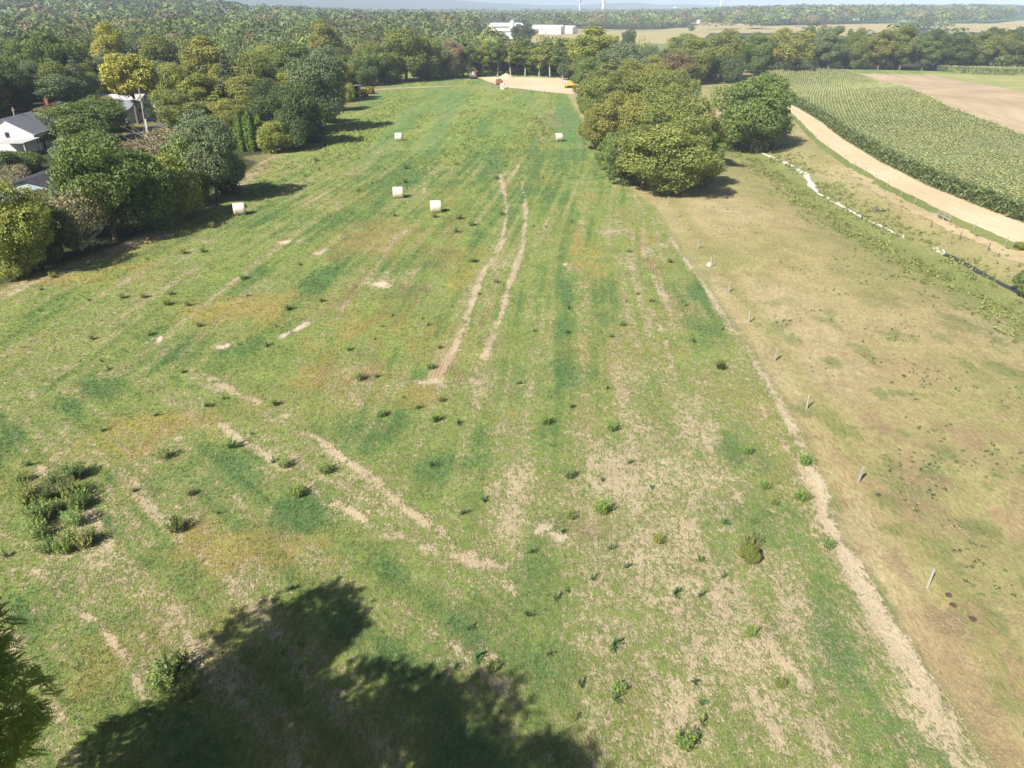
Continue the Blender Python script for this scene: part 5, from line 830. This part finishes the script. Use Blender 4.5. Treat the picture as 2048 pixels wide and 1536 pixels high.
def car(px, py, rz, paint, label, kind='car'):
    x, y, z = P(px, py); t = empty(kind, (x, y, z), rz, label, kind.replace('_', ' '), 'parked vehicles by the houses')
    pr = [(-2.2, .35), (-2.15, .8), (-1.6, .95), (-1.1, 1.42), (.5, 1.45), (1.1, 1.0), (2.05, .85), (2.2, .6), (2.2, .35)] if kind == 'car' else [(-2.6, .45), (-2.6, 1.05), (-.6, 1.05), (-.55, 1.75), (.9, 1.78), (1.4, 1.15), (2.5, 1.05), (2.6, .7), (2.6, .45)]
    MB().prism(pr, -.88, .88).build('body', M[paint], t, bev=.06); cx = -.3 if kind == 'car' else .2
    for s in (-1, 1): MB().box((cx, s * .89, 1.2 if kind == 'car' else 1.42), (1.3, .02, .3)).build('side_window', M['glass'], t)
    for a in (-1.4, 1.4):
        for s in (-1, 1): wl = MB().tube((a, s * .72, .33), (a, s * .92, .33), .33, .33, 14).build('wheel', M['black'], t); MB().tube((a, s * .92, .33), (a, s * .935, .33), .18, .18, 10).build('rim', M['steel'], wl)
    for s in (-1, 1): MB().box((2.2 if kind == 'car' else 2.6, s * .6, .66), (.06, .3, .14)).build('headlight', M['glass'], t)
car(68, 281, .2, 'white', 'white car parked in front of the white gabled house'); car(264, 238, .3, 'carblue', 'bluish car at the left of the clearing by the street light'); car(297, 229, .1, 'white', 'white pickup truck behind the street light', 'pickup_truck'); car(320, 233, .1, 'cargrey', 'grey car right of the white pickup'); car(8, 285, .2, 'cargrey', 'dark grey car under the carport')
# yellow loader with round yellow tank
x, y, z = P(722, 194); t = empty('wheel_loader', (x, y, z), -.2, 'yellow loader with white topped cab at the left side of the field end', 'loader'); MB().box((-.3, 0, 1.3), (3.6, 1.8, 1.0)).build('body', M['yellow'], t, bev=.1); MB().box((-.9, 0, 2.5), (1.5, 1.5, 1.5), 0, .9).build('cab', M['glass'], t); MB().box((-.9, 0, 3.4), (1.8, 1.7, .3)).build('cab_roof', M['white'], t, bev=.05)
for a in (-1.5, 1.3):
    for s in (-1, 1): wl = MB().tube((a, s * .85, .75), (a, s * 1.3, .75), .75, .75, 18).build('wheel', M['black'], t); MB().tube((a, s * 1.3, .75), (a, s * 1.33, .75), .38, .38, 12).build('rim', M['yellow'], wl)
MB().tube((1.2, -.8, 1.5), (2.6, -.8, 2.0), .13).build('lift_arm', M['yellow'], t); MB().tube((1.2, .8, 1.5), (2.6, .8, 2.0), .13).build('lift_arm', M['yellow'], t); MB().prism([(2.2, 1.0), (3.3, 1.2), (3.7, 2.2), (3.2, 3.0), (2.5, 3.1), (2.2, 2.2)], -1.4, 1.4).build('bucket', M['yel2'], t, bev=.15); MB().tube((-1.9, .3, 1.8), (-1.9, .3, 3.0), .08).build('exhaust', M['black'], t); MB().box((-2.3, 0, .9), (.8, 2.2, 1.4)).build('counterweight', M['yellow'], t, bev=.1)
tree('column', *P(747, 188), 1.9, .9, (.02, .025, .02), 'small blackish pointed shrub right of the yellow loader', cat='shrub', name='pointed_shrub'); tree('bush0', *P(744, 187.5), .8, .9, (.02, .025, .02), 'tiny dark bush touching the pointed shrub', cat='shrub', name='small_bush')
# bulldozer
x, y, z = P(1144, 176); t = empty('bulldozer', (x, y, z), math.pi - .1, 'yellow bulldozer with dark canopy at the right end of the soil pad', 'bulldozer'); MB().box((.2, 0, 1.25), (3.2, 1.3, .9), 0, .95).build('body', M['yellow'], t, bev=.08)
for s in (-1, 1): MB().prism([(-1.9, .35), (-1.6, .05), (1.5, .05), (1.9, .35), (1.6, .85), (-1.6, .95)], s * 1.2 - .28, s * 1.2 + .28).build('track', M['black'], t, bev=.05)
MB().prism([(2.5, .1), (2.75, .1), (2.6, .7), (2.75, 1.4), (2.55, 1.4), (2.4, .7)], -1.8, 1.8).build('blade', M['yellow'], t); MB().box((-1.0, 0, 2.75), (1.7, 1.7, .12)).build('canopy', M['black'], t); [MB().box((-1.0 + a * .75, b * .75, 2.1), (.1, .1, 1.25)).build('canopy_post', M['black'], t) for a in (-1, 1) for b in (-1, 1)]; MB().box((-1.1, 0, 1.9), (.6, .6, .6)).build('seat', M['black'], t); MB().box((2.1, 1.0, .45), (1.1, .15, .2)).build('push_arm', M['yellow'], t); MB().box((2.1, -1.0, .45), (1.1, .15, .2)).build('push_arm', M['yellow'], t)
# small excavator
x, y, z = P(947, 158); t = empty('small_excavator', (x, y, z), .4, 'small excavator with raised rusty boom at the left end of the soil pad', 'excavator')
for s in (-1, 1): MB().prism([(-1.5, .3), (-1.3, .05), (1.3, .05), (1.5, .3), (1.3, .6), (-1.3, .6)], s * .85 - .22, s * .85 + .22).build('track', M['black'], t)
MB().box((-.2, 0, 1.1), (2.4, 1.7, .8)).build('body', M['steel'], t, bev=.08); MB().box((.2, .4, 2.0), (1.1, .9, 1.3)).build('cab', M['concrete'], t, bev=.06); MB().tube((.8, -.2, 1.3), (.2, -.2, 4.2), .16, .14).build('boom', M['red'], t); MB().tube((.2, -.2, 4.2), (1.2, -.2, 3.0), .12, .10).build('stick', M['orange'], t); MB().prism([(1.0, 2.4), (1.6, 2.5), (1.6, 3.0), (1.2, 3.1)], -.5, .1).build('bucket', M['red'], t)
# rusty hopper, white container, heaps, white trailer
x, y, z = P(999, 170); t = empty('hopper', (x, y, z), .3, 'rusty red tilted hopper on the soil pad', 'hopper'); t.scale = (.66, .66, .66); MB().prism([(-2.2, 1.3), (-1.2, .8), (1.4, .9), (1.9, 2.2), (.2, 3.4), (-1.6, 2.9)], -1.1, 1.1).build('bin', M['red'], t, bev=.05); MB().box((0, 0, .55), (4.2, 1.4, .2)).build('frame', M['red'], t); [MB().tube((a, -.9, .4), (a, .9, .4), .4, .4, 14).build('wheel', M['black'], t) for a in (-1.4, 1.4)]; MB().tube((1.2, 0, 1.0), (3.2, 0, .35), .12).build('drawbar', M['red'], t)
x, y, z = P(1004.5, 178.5); t = empty('white_container', (x, y, z), .05, 'white upright container beside the rusty hopper', 'container'); MB().box((0, 0, .85), (1.2, 1.2, 1.7)).build('box', M['white'], t, bev=.04); MB().box((0, 0, 1.76), (1.3, 1.3, .12)).build('lid', M['white'], t); MB().box((0, -.62, .85), (.9, .03, 1.4)).build('panel', M['roofl'], t)
def heap(px, py, rx, ry, hh, mat, label, seed):
    x, y, z = P(px, py); n, m = 10, 28; V = []; rg_ = np.random.default_rng(seed)
    for i_ in range(n):
        t_ = i_ / (n - 1)
        for k in range(m): a = k * 6.283 / m; rr_ = t_ * (1 + .12 * math.sin(3 * a + seed)); V.append((rr_ * rx * math.cos(a), rr_ * ry * math.sin(a), hh * (1 - t_) ** .9 * (1 + .1 * rg_.normal()) - .1 * (i_ == n - 1)))
    f = [(i_ * m + k, (i_ + 1) * m + k, (i_ + 1) * m + (k + 1) % m, i_ * m + (k + 1) % m) for i_ in range(n - 1) for k in range(m)]; o = MB().add(V, f).build('soil_heap', mat, smooth=True); o.location = (x, y, z); return tag(o, label, 'soil heap', 'heaps of soil')
hm = soilmat('heap_soil', (.50, .36, .22), (.66, .50, .33), 1, (1, 1, 1), 0); heap(1012, 156.5, 3.4, 3, 1.9, hm, 'pointed pale soil heap at the back of the soil pad', 1); heap(674, 217, 3.2, 2.2, 1.1, hm, 'low tan sand heap in the gap of the trees left of the field', 2)
x, y, z = P(655, 206); t = empty('utility_trailer', (x, y, z), .4, 'small white trailer half hidden in the trees behind the sand heap', 'trailer'); MB().box((0, 0, 1.5), (3.2, 1.8, 1.7)).build('box', M['white'], t, bev=.08); MB().tube((-.2, -.95, .35), (-.2, -.8, .35), .35, .35, 12).build('wheel', M['black'], t); MB().tube((-.2, .8, .35), (-.2, .95, .35), .35, .35, 12).build('wheel', M['black'], t); MB().box((2.1, 0, .5), (1.4, .1, .1)).build('drawbar', M['steel'], t); MB().box((0, -.91, 1.6), (.9, .03, 1.1)).build('door', M['carblue'], t)

# ------------------------------------------------------------------ haze
hm_, t_, p_ = newmat('haze'); t_.nodes.remove(p_); pv = t_.nodes.new('ShaderNodeVolumePrincipled'); pv.inputs['Density'].default_value = .00022; pv.inputs['Color'].default_value = (.66, .80, 1, 1); pv.inputs['Anisotropy'].default_value = -.3
t_.links.new(pv.outputs[0], t_.nodes['Material Output'].inputs['Volume'])
hb = MB().box((0, 0, 72.5), (26000, 26000, 175)); o = hb.build('haze', hm_); tag(o, 'pale blue summer haze over the far woods', 'haze', kind='stuff')

# repeats that still share a label are told apart by distance
seen = {}
for o in COL.objects:
    if o.parent is None and o.get('label') and o.get('category') and 'weed patch' not in o['label'][:60]: seen.setdefault(o['label'], []).append(o)
for lab, os_ in seen.items():
    if len(os_) in (2, 3) and len(lab.split()) <= 14:
        os_.sort(key=lambda o: o.location.length)
        for o, t_ in zip(os_, ('nearer one', 'farther one') if len(os_) == 2 else ('nearest one', 'middle one', 'farthest one')): o['label'] = lab + ', ' + t_
